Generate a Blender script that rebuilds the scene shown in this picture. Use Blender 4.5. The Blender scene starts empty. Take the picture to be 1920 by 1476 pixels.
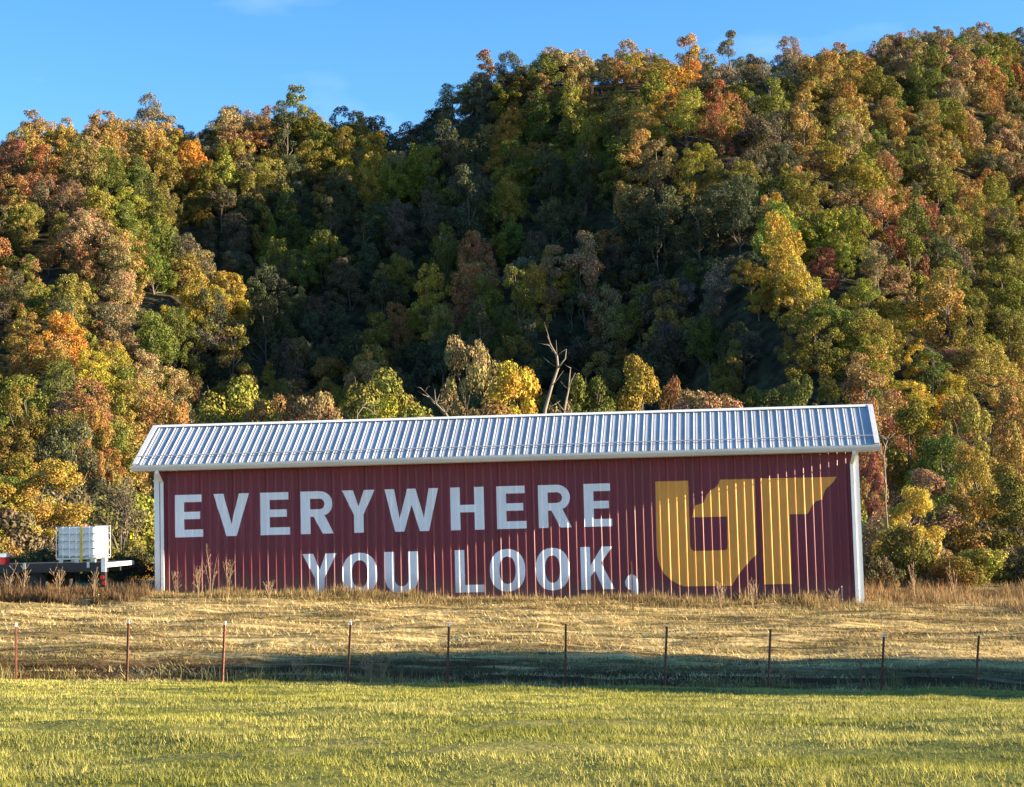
import bpy, bmesh, math, random
import numpy as np
from mathutils import Matrix, Vector
from mathutils.geometry import tessellate_polygon

R = math.radians
SC = bpy.context.scene
COL = SC.collection
random.seed(7)
RNG = np.random.default_rng(11)

# ------------------------------------------------------------------ camera, sky, sun, exposure
FPX, EYE = 3000.0, 2.2
PITCH, ROLL = math.atan((970 - 738) / FPX), R(1.5)
_c, _s, _ct, _st = math.cos(ROLL), math.sin(ROLL), math.cos(PITCH), math.sin(PITCH)
FWD = np.array([0, _ct, _st]); _up = np.array([0, -_st, _ct]); _rt = np.array([1.0, 0, 0])
CAM_R = _c * _rt - _s * _up
CAM_U = _s * _rt + _c * _up
cam = bpy.data.objects.new('camera', bpy.data.cameras.new('camera'))
COL.objects.link(cam)
cam.matrix_world = Matrix(((CAM_R[0], CAM_U[0], -FWD[0], 0), (CAM_R[1], CAM_U[1], -FWD[1], 0),
                           (CAM_R[2], CAM_U[2], -FWD[2], EYE), (0, 0, 0, 1)))
cam.data.sensor_width = 36; cam.data.lens = 36 * FPX / 1920
cam.data.clip_start = 0.1; cam.data.clip_end = 6000
SC.camera = cam

ALPHA, GRAZE, ELEV = R(3.0), R(2.55), R(11.5)      # barn yaw, sun angle off the barn wall, sun height
AZ = ALPHA + GRAZE                                  # sun stands to the right, slightly on the camera's side
world = bpy.data.worlds.new('World'); SC.world = world; world.use_nodes = True
wn, wl = world.node_tree.nodes, world.node_tree.links
sky = wn.new('ShaderNodeTexSky'); sky.sky_type = 'NISHITA'; sky.sun_disc = False
sky.sun_elevation = ELEV; sky.sun_rotation = math.pi / 2 + AZ
sky.air_density = 1.0; sky.dust_density = 0.2; sky.ozone_density = 3.0; sky.altitude = 300
hs = wn.new('ShaderNodeHueSaturation'); hs.inputs['Saturation'].default_value = 1.22
hs.inputs['Hue'].default_value = 0.507
wl.new(sky.outputs[0], hs.inputs['Color'])
# a few thin cloud wisps
wt = wn.new('ShaderNodeTexCoord'); wm = wn.new('ShaderNodeMapping'); wm.inputs['Scale'].default_value = (5, 5, 14)
wnz = wn.new('ShaderNodeTexNoise'); wnz.inputs['Scale'].default_value = 1.6; wnz.inputs['Detail'].default_value = 5
wr = wn.new('ShaderNodeMapRange'); wr.inputs[1].default_value = 0.56; wr.inputs[2].default_value = 0.85; wr.inputs[4].default_value = 0.14
wx = wn.new('ShaderNodeMixRGB'); wx.inputs[2].default_value = (5.2, 5.6, 6.6, 1)
wl.new(wt.outputs['Generated'], wm.inputs[0]); wl.new(wm.outputs[0], wnz.inputs['Vector']); wl.new(wnz.outputs[0], wr.inputs[0])
wl.new(wr.outputs[0], wx.inputs[0]); wl.new(hs.outputs[0], wx.inputs[1])
wl.new(wx.outputs[0], wn['Background'].inputs[0]); wn['Background'].inputs[1].default_value = 0.085
sd = bpy.data.lights.new('sun', 'SUN'); sd.energy = 5.0; sd.angle = R(0.53); sd.color = (1.0, 0.84, 0.60)
sun = bpy.data.objects.new('sun', sd); COL.objects.link(sun)
SDIR = Vector((math.cos(AZ) * math.cos(ELEV), -math.sin(AZ) * math.cos(ELEV), math.sin(ELEV)))
sun.rotation_euler = SDIR.to_track_quat('Z', 'Y').to_euler(); sun.location = SDIR * 300
SC.view_settings.view_transform = 'Standard'; SC.view_settings.look = 'None'
SC.view_settings.exposure = 2.15; SC.view_settings.gamma = 1.0
SC.cycles.max_bounces = 4; SC.cycles.transparent_max_bounces = 4; SC.cycles.use_denoising = True
SC.cycles.diffuse_bounces = 2; SC.cycles.glossy_bounces = 2; SC.cycles.transmission_bounces = 3

def project(p):
    d = np.asarray(p, float) - np.array([0, 0, EYE])
    z = d @ FWD
    return 960 + FPX * (d @ CAM_R) / z, 738 - FPX * (d @ CAM_U) / z, z
def at(px, py, Y):
    d = CAM_R * (px - 960) + CAM_U * (738 - py) + FWD * FPX
    return np.array([0, 0, EYE]) + d * (Y / d[1])

# ------------------------------------------------------------------ helpers
def tag(o, label=None, cat=None, group=None, kind=None):
    if label: o['label'] = label
    if cat: o['category'] = cat
    if group: o['group'] = group
    if kind: o['kind'] = kind
    return o
def link(name, me, mat=None, parent=None):
    o = bpy.data.objects.new(name, me); COL.objects.link(o)
    if mat and me is not None and not me.materials: me.materials.append(mat)
    if parent: o.parent = parent
    return o
def empty(name, loc=(0, 0, 0), rz=0, parent=None):
    o = bpy.data.objects.new(name, None); COL.objects.link(o)
    o.location = loc; o.rotation_euler = (0, 0, rz); o.empty_display_size = 0.2
    if parent: o.parent = parent
    return o
def pydata(name, v, f, smooth=False):
    me = bpy.data.meshes.new(name); me.from_pydata([tuple(x) for x in v], [], [tuple(x) for x in f])
    if smooth: me.polygons.foreach_set('use_smooth', [True] * len(me.polygons))
    me.update(); return me
class MB:
    def __init__(s): s.v = []; s.f = []
    def box(s, x0, x1, y0, y1, z0, z1):
        n = len(s.v)
        s.v += [(x0, y0, z0), (x1, y0, z0), (x1, y1, z0), (x0, y1, z0), (x0, y0, z1), (x1, y0, z1), (x1, y1, z1), (x0, y1, z1)]
        s.f += [tuple(n + i for i in q) for q in ((0, 3, 2, 1), (4, 5, 6, 7), (0, 1, 5, 4), (1, 2, 6, 5), (2, 3, 7, 6), (3, 0, 4, 7))]
        return s
    def tube(s, pts, rad, sides=6, cap=True):
        pts = [Vector(p) for p in pts]; n0 = len(s.v)
        if not hasattr(rad, '__len__'): rad = [rad] * len(pts)
        prev = None
        for i, p in enumerate(pts):
            d = (pts[min(i + 1, len(pts) - 1)] - pts[max(i - 1, 0)]).normalized()
            a = (prev - d * prev.dot(d)) if prev is not None else d.cross(Vector((0.3, 0.9, 0.1)) if abs(d.z) > 0.5 else Vector((0, 0, 1)))
            a.normalize(); prev = a; b = d.cross(a)
            for k in range(sides):
                t = 2 * math.pi * k / sides
                s.v.append(tuple(p + (a * math.cos(t) + b * math.sin(t)) * rad[i]))
        for i in range(len(pts) - 1):
            for k in range(sides):
                a0 = n0 + i * sides + k; a1 = n0 + i * sides + (k + 1) % sides
                s.f.append((a0, a1, a1 + sides, a0 + sides))
        if cap:
            s.f.append(tuple(n0 + k for k in range(sides))[::-1])
            s.f.append(tuple(n0 + (len(pts) - 1) * sides + k for k in range(sides)))
        return s
    def prism(s, prof, axis_pts):
        """closed profile [(a,b)] swept between list of functions pos(a,b)"""
        n0 = len(s.v); k = len(prof)
        for fn in axis_pts: s.v += [tuple(fn(a, b)) for a, b in prof]
        for i in range(len(axis_pts) - 1):
            for j in range(k):
                s.f.append((n0 + i * k + j, n0 + i * k + (j + 1) % k, n0 + (i + 1) * k + (j + 1) % k, n0 + (i + 1) * k + j))
        s.f.append(tuple(range(n0, n0 + k))[::-1]); s.f.append(tuple(range(n0 + (len(axis_pts) - 1) * k, n0 + len(axis_pts) * k)))
        return s
    def build(s, name, mat, parent=None, smooth=False):
        return link(name, pydata(name, s.v, s.f, smooth), mat, parent)

# ------------------------------------------------------------------ materials
def newmat(name):
    m = bpy.data.materials.new(name); m.use_nodes = True
    nt = m.node_tree; return m, nt, nt.nodes['Principled BSDF']
def N(nt, t, **kw):
    n = nt.nodes.new(t)
    for k, v in kw.items(): setattr(n, k, v)
    return n
def noise(nt, scale, detail=4, vec=None, rough=0.6):
    n = N(nt, 'ShaderNodeTexNoise'); n.inputs['Scale'].default_value = scale; n.inputs['Detail'].default_value = detail
    n.inputs['Roughness'].default_value = rough
    if vec is not None: nt.links.new(vec, n.inputs['Vector'])
    return n
def ramp(nt, fac, stops):
    n = N(nt, 'ShaderNodeValToRGB'); e = n.color_ramp.elements
    while len(e) < len(stops): e.new(0.5)
    for i, (p, c) in enumerate(stops): e[i].position = p; e[i].color = (*c, 1)
    nt.links.new(fac, n.inputs[0]); return n
def objvec(nt, scale=(1, 1, 1)):
    t = N(nt, 'ShaderNodeTexCoord'); mp = N(nt, 'ShaderNodeMapping'); mp.inputs['Scale'].default_value = scale
    nt.links.new(t.outputs['Object'], mp.inputs[0]); return mp.outputs[0]
def bump(nt, b, h, strength=0.3, dist=0.02):
    n = N(nt, 'ShaderNodeBump'); n.inputs['Strength'].default_value = strength; n.inputs['Distance'].default_value = dist
    nt.links.new(h, n.inputs['Height']); nt.links.new(n.outputs[0], b.inputs['Normal'])
def plain(name, col, rough=0.6, metal=0.0, var=0.25, scale=3.0, spec=0.5, stretch=(1, 1, 1), bmp=0.0):
    m, nt, b = newmat(name)
    nz = noise(nt, scale, 5, objvec(nt, stretch))
    c0 = tuple(x * (1 - var) for x in col); c1 = tuple(min(1, x * (1 + var)) for x in col)
    r = ramp(nt, nz.outputs[0], [(0.3, c0), (0.7, c1)]); nt.links.new(r.outputs[0], b.inputs['Base Color'])
    b.inputs['Roughness'].default_value = rough; b.inputs['Metallic'].default_value = metal
    b.inputs['Specular IOR Level'].default_value = spec
    if bmp: bump(nt, b, nz.outputs[0], bmp)
    return m
M = {}
M['wall'] = plain('maroon_steel', (0.165, 0.008, 0.027), 0.40, 0, 0.18, 1.6, 0.5, (1, 1, 0.2))
def splash(m, z0, z1, amt=0.55, colr=(0.16, 0.11, 0.07)):
    nt = m.node_tree; b = nt.nodes['Principled BSDF']; src = b.inputs['Base Color'].links[0].from_socket
    g_ = N(nt, 'ShaderNodeNewGeometry'); sx = N(nt, 'ShaderNodeSeparateXYZ'); nt.links.new(g_.outputs['Position'], sx.inputs[0])
    ma = N(nt, 'ShaderNodeMath', operation='MULTIPLY_ADD'); ma.inputs[1].default_value = 0.038; nt.links.new(sx.outputs[0], ma.inputs[0]); nt.links.new(sx.outputs[2], ma.inputs[2])
    nz = noise(nt, 1.7, 7, g_.outputs['Position'], 0.7); m2 = N(nt, 'ShaderNodeMath', operation='MULTIPLY_ADD'); m2.inputs[1].default_value = -0.9; nt.links.new(nz.outputs[0], m2.inputs[0]); nt.links.new(ma.outputs[0], m2.inputs[2])
    mr = N(nt, 'ShaderNodeMapRange'); mr.inputs[1].default_value = z0 - 0.45; mr.inputs[2].default_value = z1 - 0.45; mr.inputs[3].default_value = amt; mr.inputs[4].default_value = 0.0
    nt.links.new(m2.outputs[0], mr.inputs[0]); mx = N(nt, 'ShaderNodeMixRGB'); mx.inputs[2].default_value = (*colr, 1)
    nt.links.new(mr.outputs[0], mx.inputs[0]); nt.links.new(src, mx.inputs[1]); nt.links.new(mx.outputs[0], b.inputs['Base Color'])
splash(M['wall'], 0.0, 0.75)
M['letter'] = plain('white_sign_paint', (0.86, 0.85, 0.86), 0.45, 0, 0.05, 2.5, 0.3, (1, 1, 0.4))
splash(M['letter'], 0.0, 0.75, 0.45)
M['orange'] = plain('orange_sign_paint', (0.80, 0.355, 0.065), 0.42, 0, 0.08, 2.0, 0.3, (1, 1, 0.4))
M['roof'] = plain('pale_steel_roof', (0.42, 0.43, 0.45), 0.5, 0.15, 0.16, 1.4, 0.5, (1, 0.3, 0.3))
M['trim'] = plain('white_trim', (0.78, 0.78, 0.76), 0.4, 0, 0.06, 2.0)
M['rake'] = plain('rake_grey', (0.60, 0.60, 0.60), 0.45, 0, 0.1, 2.0)
M['gutter'] = plain('gutter_white', (0.62, 0.60, 0.55), 0.45, 0, 0.10, 1.4, 0.5, (0.6, 2, 2))
M['cream'] = plain('cream_trim', (0.72, 0.62, 0.42), 0.5)
M['red_door'] = plain('red_door', (0.30, 0.05, 0.03), 0.5)
M['inside'] = plain('dark_inside', (0.05, 0.045, 0.04), 0.9)
M['screw'] = plain('screw', (0.6, 0.58, 0.55), 0.4, 0.6)
M['bark'] = plain('bark', (0.13, 0.105, 0.08), 0.9, 0, 0.4, 4.0, 0.2, (1, 1, 0.25), 0.6)
M['snag'] = plain('bare_wood', (0.21, 0.165, 0.12), 0.85, 0, 0.25, 2.0, 0.2, (1, 1, 0.3))
M['rust'] = plain('rusty_steel', (0.21, 0.078, 0.045), 0.8, 0.2, 0.4, 9.0)
M['tip'] = plain('white_tip', (0.75, 0.74, 0.70), 0.6)
M['deck'] = plain('trailer_deck', (0.075, 0.06, 0.05), 0.8, 0, 0.3, 3.0, 0.3, (0.3, 3, 3))
M['black'] = plain('black_steel', (0.02, 0.02, 0.022), 0.5, 0, 0.3)
M['tyre'] = plain('tyre_rubber', (0.018, 0.018, 0.018), 0.85)
M['galv'] = plain('galvanised', (0.55, 0.56, 0.57), 0.35, 0.7, 0.15, 5)
M['tote'] = plain('tote_plastic', (0.70, 0.73, 0.74), 0.35, 0, 0.05, 1.5)
M['strap'] = plain('yellow_strap', (0.72, 0.50, 0.05), 0.6)
M['red'] = plain('red_plastic', (0.55, 0.03, 0.025), 0.4)
M['lens'] = plain('red_lens', (0.60, 0.02, 0.015), 0.2)
M['hivis'] = plain('hivis_yellow', (0.75, 0.85, 0.08), 0.5)
M['white'] = plain('white_plastic', (0.78, 0.78, 0.77), 0.4)

def leaf_material(name, from_attr):
    m, nt, b = newmat(name); nt.nodes.remove(b)
    at_v = N(nt, 'ShaderNodeAttribute', attribute_name='v'); at_l = N(nt, 'ShaderNodeAttribute', attribute_name='lobe')
    if from_attr: src = N(nt, 'ShaderNodeAttribute', attribute_name='tint', attribute_type='INSTANCER' if from_attr == 2 else 'GEOMETRY').outputs['Color']
    else: src = N(nt, 'ShaderNodeObjectInfo').outputs['Color']
    hsv = N(nt, 'ShaderNodeHueSaturation')
    mh = N(nt, 'ShaderNodeMapRange'); mh.inputs[3].default_value = 0.466; mh.inputs[4].default_value = 0.532
    nt.links.new(at_l.outputs['Fac'], mh.inputs[0]); nt.links.new(mh.outputs[0], hsv.inputs['Hue'])
    mv = N(nt, 'ShaderNodeMapRange'); mv.inputs[3].default_value = 0.55; mv.inputs[4].default_value = 1.75; hsv.inputs['Saturation'].default_value = 1.05
    nt.links.new(at_v.outputs['Fac'], mv.inputs[0]); nt.links.new(mv.outputs[0], hsv.inputs['Value'])
    pw_ = N(nt, 'ShaderNodeMath', operation='MULTIPLY'); pw_.inputs[1].default_value = 0.42; nt.links.new(at_l.outputs['Fac'], pw_.inputs[0])
    dm = N(nt, 'ShaderNodeMixRGB'); dm.inputs[2].default_value = (0.12, 0.105, 0.04, 1); nt.links.new(pw_.outputs[0], dm.inputs[0]); nt.links.new(src, dm.inputs[1])
    nt.links.new(dm.outputs[0], hsv.inputs['Color'])
    d = N(nt, 'ShaderNodeBsdfDiffuse'); t = N(nt, 'ShaderNodeBsdfTranslucent'); mx = N(nt, 'ShaderNodeMixShader'); mx.inputs[0].default_value = 0.18
    nt.links.new(hsv.outputs[0], d.inputs[0]); nt.links.new(hsv.outputs[0], t.inputs[0])
    nt.links.new(d.outputs[0], mx.inputs[1]); nt.links.new(t.outputs[0], mx.inputs[2])
    nt.links.new(mx.outputs[0], nt.nodes['Material Output'].inputs[0]); return m
M['leaf'] = leaf_material('autumn_leaf', False)
M['leaf_mass'] = leaf_material('autumn_leaf_mass', 1)
M['leaf_wood'] = leaf_material('autumn_leaf_wood', 2)

def blade_material(name, transl=0.25):
    m, nt, b = newmat(name); nt.nodes.remove(b)
    a = N(nt, 'ShaderNodeAttribute', attribute_name='tint').outputs['Color']
    d = N(nt, 'ShaderNodeBsdfDiffuse'); t = N(nt, 'ShaderNodeBsdfTranslucent'); mx = N(nt, 'ShaderNodeMixShader'); mx.inputs[0].default_value = transl
    nt.links.new(a, d.inputs[0]); nt.links.new(a, t.inputs[0]); nt.links.new(d.outputs[0], mx.inputs[1]); nt.links.new(t.outputs[0], mx.inputs[2])
    nt.links.new(mx.outputs[0], nt.nodes['Material Output'].inputs[0]); return m
M['blade'] = blade_material('grass_blade')

# ground: green turf near the camera, mown straw behind the fence line, leaf litter at the woods
def ground_material():
    m, nt, b = newmat('field_ground')
    g = N(nt, 'ShaderNodeNewGeometry'); sx = N(nt, 'ShaderNodeSeparateXYZ'); nt.links.new(g.outputs['Position'], sx.inputs[0])
    n1 = noise(nt, 0.5, 5, g.outputs['Position']); n2 = noise(nt, 6, 6, g.outputs['Position'])
    mp = N(nt, 'ShaderNodeMapping'); mp.inputs['Scale'].default_value = (0.14, 1.8, 0.2); nt.links.new(g.outputs['Position'], mp.inputs[0])
    n3 = noise(nt, 2.2, 6, mp.outputs[0], 0.7)
    green = ramp(nt, n1.outputs[0], [(0.35, (0.09, 0.105, 0.022)), (0.55, (0.17, 0.165, 0.035)), (0.72, (0.26, 0.21, 0.07))])
    straw = ramp(nt, n3.outputs[0], [(0.40, (0.10, 0.068, 0.028)), (0.50, (0.30, 0.21, 0.08)), (0.62, (0.62, 0.46, 0.20))])
    ad = N(nt, 'ShaderNodeMath', operation='MULTIPLY_ADD'); ad.inputs[1].default_value = 2.0
    nt.links.new(n1.outputs[0], ad.inputs[0]); nt.links.new(sx.outputs[1], ad.inputs[2])
    mr = N(nt, 'ShaderNodeMapRange'); mr.inputs[1].default_value = 30.6; mr.inputs[2].default_value = 31.6
    nt.links.new(ad.outputs[0], mr.inputs[0])
    mx = N(nt, 'ShaderNodeMixRGB'); nt.links.new(mr.outputs[0], mx.inputs[0]); nt.links.new(green.outputs[0], mx.inputs[1]); nt.links.new(straw.outputs[0], mx.inputs[2])
    mr2 = N(nt, 'ShaderNodeMapRange'); mr2.inputs[1].default_value = 48; mr2.inputs[2].default_value = 58; nt.links.new(sx.outputs[1], mr2.inputs[0])
    lit = ramp(nt, n2.outputs[0], [(0.3, (0.06, 0.045, 0.02)), (0.7, (0.14, 0.10, 0.045))])
    mx2 = N(nt, 'ShaderNodeMixRGB'); nt.links.new(mr2.outputs[0], mx2.inputs[0]); nt.links.new(mx.outputs[0], mx2.inputs[1]); nt.links.new(lit.outputs[0], mx2.inputs[2])
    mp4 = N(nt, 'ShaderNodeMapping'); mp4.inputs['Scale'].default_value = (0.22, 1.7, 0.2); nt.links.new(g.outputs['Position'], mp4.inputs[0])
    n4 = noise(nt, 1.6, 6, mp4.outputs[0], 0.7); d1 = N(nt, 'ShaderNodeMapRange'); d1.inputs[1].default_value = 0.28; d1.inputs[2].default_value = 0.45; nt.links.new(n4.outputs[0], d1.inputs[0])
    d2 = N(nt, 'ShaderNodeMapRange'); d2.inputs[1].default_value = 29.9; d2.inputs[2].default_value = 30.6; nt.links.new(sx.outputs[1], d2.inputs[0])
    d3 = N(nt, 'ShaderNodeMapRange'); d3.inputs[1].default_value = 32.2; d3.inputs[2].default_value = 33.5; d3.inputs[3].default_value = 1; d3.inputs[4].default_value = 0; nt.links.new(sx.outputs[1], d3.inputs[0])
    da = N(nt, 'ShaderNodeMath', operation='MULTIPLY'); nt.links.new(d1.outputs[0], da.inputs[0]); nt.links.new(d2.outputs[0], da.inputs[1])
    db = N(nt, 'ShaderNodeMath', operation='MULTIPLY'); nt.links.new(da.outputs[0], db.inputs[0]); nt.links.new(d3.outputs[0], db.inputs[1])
    mx4 = N(nt, 'ShaderNodeMixRGB'); mx4.inputs[2].default_value = (0.060, 0.031, 0.013, 1); nt.links.new(db.outputs[0], mx4.inputs[0]); nt.links.new(mx2.outputs[0], mx4.inputs[1])  # dark ditch soil, spread wider and browner to deepen the cast shadow band
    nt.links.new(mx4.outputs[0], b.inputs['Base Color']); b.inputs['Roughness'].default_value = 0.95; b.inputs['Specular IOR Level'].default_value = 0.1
    bump(nt, b, n2.outputs[0], 0.6, 0.06); return m
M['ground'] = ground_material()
M['litter'] = plain('leaf_litter', (0.038, 0.034, 0.018), 0.95, 0, 0.7, 0.9, 0.1, (1, 1, 1), 0.8)

# ------------------------------------------------------------------ terrain
def vnoise(x, y, seed=0):
    x = np.asarray(x, float); y = np.asarray(y, float)
    xi = np.floor(x).astype(np.int64); yi = np.floor(y).astype(np.int64); xf = x - xi; yf = y - yi
    def h(a, b):
        n = (a * 374761393 + b * 668265263 + seed * 1442695041) & 0xffffffff
        n = ((n ^ (n >> 13)) * 1274126177) & 0xffffffff
        return ((n ^ (n >> 16)) & 0xffff) / 65535.0
    u = xf * xf * (3 - 2 * xf); v = yf * yf * (3 - 2 * yf)
    return (h(xi, yi) * (1 - u) + h(xi + 1, yi) * u) * (1 - v) + (h(xi, yi + 1) * (1 - u) + h(xi + 1, yi + 1) * u) * v
def sstep(a, b, x):
    t = np.clip((np.asarray(x, float) - a) / (b - a), 0, 1); return t * t * (3 - 2 * t)
_GY = [-4000, -20, 0, 5, 9.8, 15, 20, 25, 28, 30, 31.5, 33, 38, 42.5, 46, 60, 90, 4000]
_GZ = [0.8, 0.75, 0.62, 0.60, 0.53, 0.25, -0.12, -0.55, -0.78, -0.93, -0.97, -0.82, -0.36, -0.02, 0.05, 0.1, 0.2, 0.2]
def ground(x, y):
    x = np.asarray(x, float); y = np.asarray(y, float)
    z = np.interp(y, _GY, _GZ)
    t = 0.038 * sstep(8, 26, y) * (1 - sstep(60, 95, y))
    z = z - t * np.clip(x, -30, 30)
    near = (1 - sstep(60, 80, y)) * sstep(-20, 0, y)
    z = z + near * (vnoise(x * 0.5, y * 0.8, 1) - 0.5) * 0.09
    hay = sstep(29, 31, y) * (1 - sstep(42, 44, y))
    z = z + hay * ((vnoise(x * 0.45 + 3, y * 2.6, 2) - 0.5) * 0.17 + (vnoise(x * 1.8, y * 5.0, 3) - 0.5) * 0.09)
    z = z + near * (1 - hay) * (vnoise(x * 2.5, y * 2.5, 4) - 0.5) * 0.05
    return z
def axis(fine0, fine1, step, far, g=1.35):
    a = list(np.arange(fine0, fine1 + 1e-6, step)); s = step
    v = fine1
    while v < far: s *= g; v += s; a.append(v)
    v = fine0; s = step; b = []
    while v > -far: s *= g; v -= s; b.append(v)
    return np.array(b[::-1] + a)
def grid_mesh(name, xs, ys, fz):
    X, Y = np.meshgrid(xs, ys); Z = fz(X, Y)
    V = np.stack([X, Y, Z], -1).reshape(-1, 3); nx, ny = len(xs), len(ys)
    i = np.arange(nx * ny).reshape(ny, nx)
    F = np.stack([i[:-1, :-1], i[:-1, 1:], i[1:, 1:], i[1:, :-1]], -1).reshape(-1, 4)
    return np_mesh(name, V, F, True)
def np_mesh(name, V, F, smooth=False, attrs=None):
    """V (n,3), F (m,k) fast build; attrs: {name: (type, domain, array)}"""
    V = np.asarray(V, np.float32); F = np.asarray(F, np.int32); k = F.shape[1]
    me = bpy.data.meshes.new(name)
    me.vertices.add(len(V)); me.vertices.foreach_set('co', V.ravel())
    me.loops.add(F.size); me.loops.foreach_set('vertex_index', F.ravel())
    me.polygons.add(len(F)); me.polygons.foreach_set('loop_start', np.arange(0, F.size, k, dtype=np.int32))
    if smooth: me.polygons.foreach_set('use_smooth', np.ones(len(F), bool))
    for an, (ty, dom, arr) in (attrs or {}).items():
        a = me.attributes.new(an, ty, dom)
        a.data.foreach_set('color' if 'COLOR' in ty else 'value', np.asarray(arr, np.float32).ravel())
    me.update(calc_edges=True); return me
gx = axis(-22, 22, 0.16, 3000); gy = np.concatenate([np.array([-3000, -1200, -500, -200, -90, -40, -20, -10, -4, 0, 2, 4, 5.5]), np.arange(6.5, 46, 0.14), np.arange(46, 90, 1.5), np.array([92, 100, 120, 160, 240, 400, 700, 1300, 3000])])
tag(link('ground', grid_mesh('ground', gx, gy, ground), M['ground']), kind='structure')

# wooded hill: a right-hand spur that recedes to the right, a hollow in its shade, a left-hand spur
_RP = [(-400, 280), (0, 222), (100, 172), (330, 182), (450, 170), (640, 176), (740, 190), (800, 186), (850, 165), (900, 140), (1070, 85), (1200, 74), (1330, 74), (1500, 62), (1620, 54), (1720, 46), (1820, 34), (2000, 40), (2500, 44)]
def bowl(x, y):
    q = x / np.maximum(y, 1)
    a = 15 - (np.clip(y, 100, 260) - 110) * 0.085
    right = 1 - sstep(a - 3, a + 14, x)
    left = sstep(-0.29, -0.17, q)
    return right * left
def hill_feet(x, y):
    yf = 100 + 0.75 * np.clip(x - 22, 0, 400) + 8 * (1 - sstep(-0.30, -0.2, x / np.maximum(y, 1)))
    return yf + 38 * bowl(x, y)
_RX = np.array([(p[0] - 960) / 3000 for p in _RP]); _RE = np.array([(970 - p[1] - (p[0] - 960) * math.sin(ROLL)) / 3000 for p in _RP])
def hill(x, y):
    x = np.asarray(x, float); y = np.asarray(y, float)
    yr = 225 + 0.75 * np.clip(x - 22, 0, 400)
    hr = np.interp(x / yr, _RX, _RE) * yr - 4.2
    yf = hill_feet(x, y)
    t = (y - yf) / np.maximum(yr - yf, 20)
    s = np.where(t < 1, np.maximum(t, -0.3), 1 + 0.05 * np.sin(np.clip(t - 1, 0, 2)) - 0.5 * np.clip(t - 1.15, 0, 2))
    s = np.where((t >= 0) & (t < 1), 0.85 * t + 0.15 * (3 * t * t - 2 * t ** 3), s)
    z = np.maximum(hr * s, -6)
    z = z + sstep(0, 0.1, t) * ((vnoise(x / 17, y / 17, 9) - 0.5) * 6 + (vnoise(x / 7, y / 7, 10) - 0.5) * 2)
    return z
tag(link('hillside', grid_mesh('hillside', np.arange(-240, 330, 4.0), np.arange(76, 480, 4.0), hill), M['litter']), kind='structure')

# ------------------------------------------------------------------ barn
BU = np.array([math.cos(ALPHA), -math.sin(ALPHA)]); BN = np.array([-math.sin(ALPHA), -math.cos(ALPHA)])
barn = empty('barn', (0, 43.7, 0), -ALPHA)      # local x along the wall to the right, local -y outwards
tag(barn, 'long maroon steel barn with pale metal roof and painted lettering', 'barn')
U0, U1 = -9.92, 9.28
PITCH_W = 0.2286; PHASE = -9.565 - 0.0
RIBS = [PHASE + PITCH_W * i for i in range(-1, 84)]
LAP0 = 1          # every fourth rib is a sheet lap
def make_breaks(lo, hi):
    pts = []
    for i, c in enumerate(RIBS):
        lap = (i - LAP0) % 4 == 0
        k = 1.1 if lap else 1.0
        pull = -0.006 if lap else 0.0
        row = [(c - 0.1142, 0.0), (c - 0.090, pull * 0.3), (c - 0.087, 0.003 + pull * 0.35), (c - 0.074, 0.003 + pull * 0.5), (c - 0.071, pull * 0.6),
               (c - 0.052, pull), (c - 0.040, 0.007 + pull * 0.7), (c - 0.024, 0.024), (c - 0.012, 0.033 * k), (c + 0.012, 0.033 * k), (c + 0.030, 0.0205), (c + 0.051, 0.001), (c + 0.056, 0.0),
               (c + 0.071, 0), (c + 0.074, 0.003), (c + 0.087, 0.003), (c + 0.090, 0)]
        pts += [(u, o) for u, o in row if lo - 1e-4 <= u <= hi + 1e-4]
    return pts
BRK = make_breaks(-11.5, 11.5)
_bu = np.array([b[0] for b in BRK]); _bo = np.array([b[1] for b in BRK])
prof = lambda u: float(np.interp(u, _bu, _bo))
front = MB().box(U0 + 0.02, U1 - 0.02, 0.03, 0.12, -0.8, 3.95).build('front_wall', M['inside'], barn)
laps = [RIBS[i] for i in range(len(RIBS)) if (i - LAP0) % 4 == 0]
edges = [U0] + [l + 0.02 for l in laps if U0 + 0.25 < l < U1 - 0.25] + [U1]
for a, b in zip(edges[:-1], edges[1:]):
    us = [a] + [u for u in _bu if a + 0.002 < u < b - 0.002] + [b]
    v, f = [], []
    jo = random.uniform(-0.0006, 0.0006)
    for u in us:
        for z in (-0.8, 3.9): v.append((u, -prof(u) + jo, z))
    for i in range(len(us) - 1): f.append((2 * i, 2 * i + 2, 2 * i + 3, 2 * i + 1))
    link('wall_sheet', pydata('wall_sheet', v, f), M['wall'], front)

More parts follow.
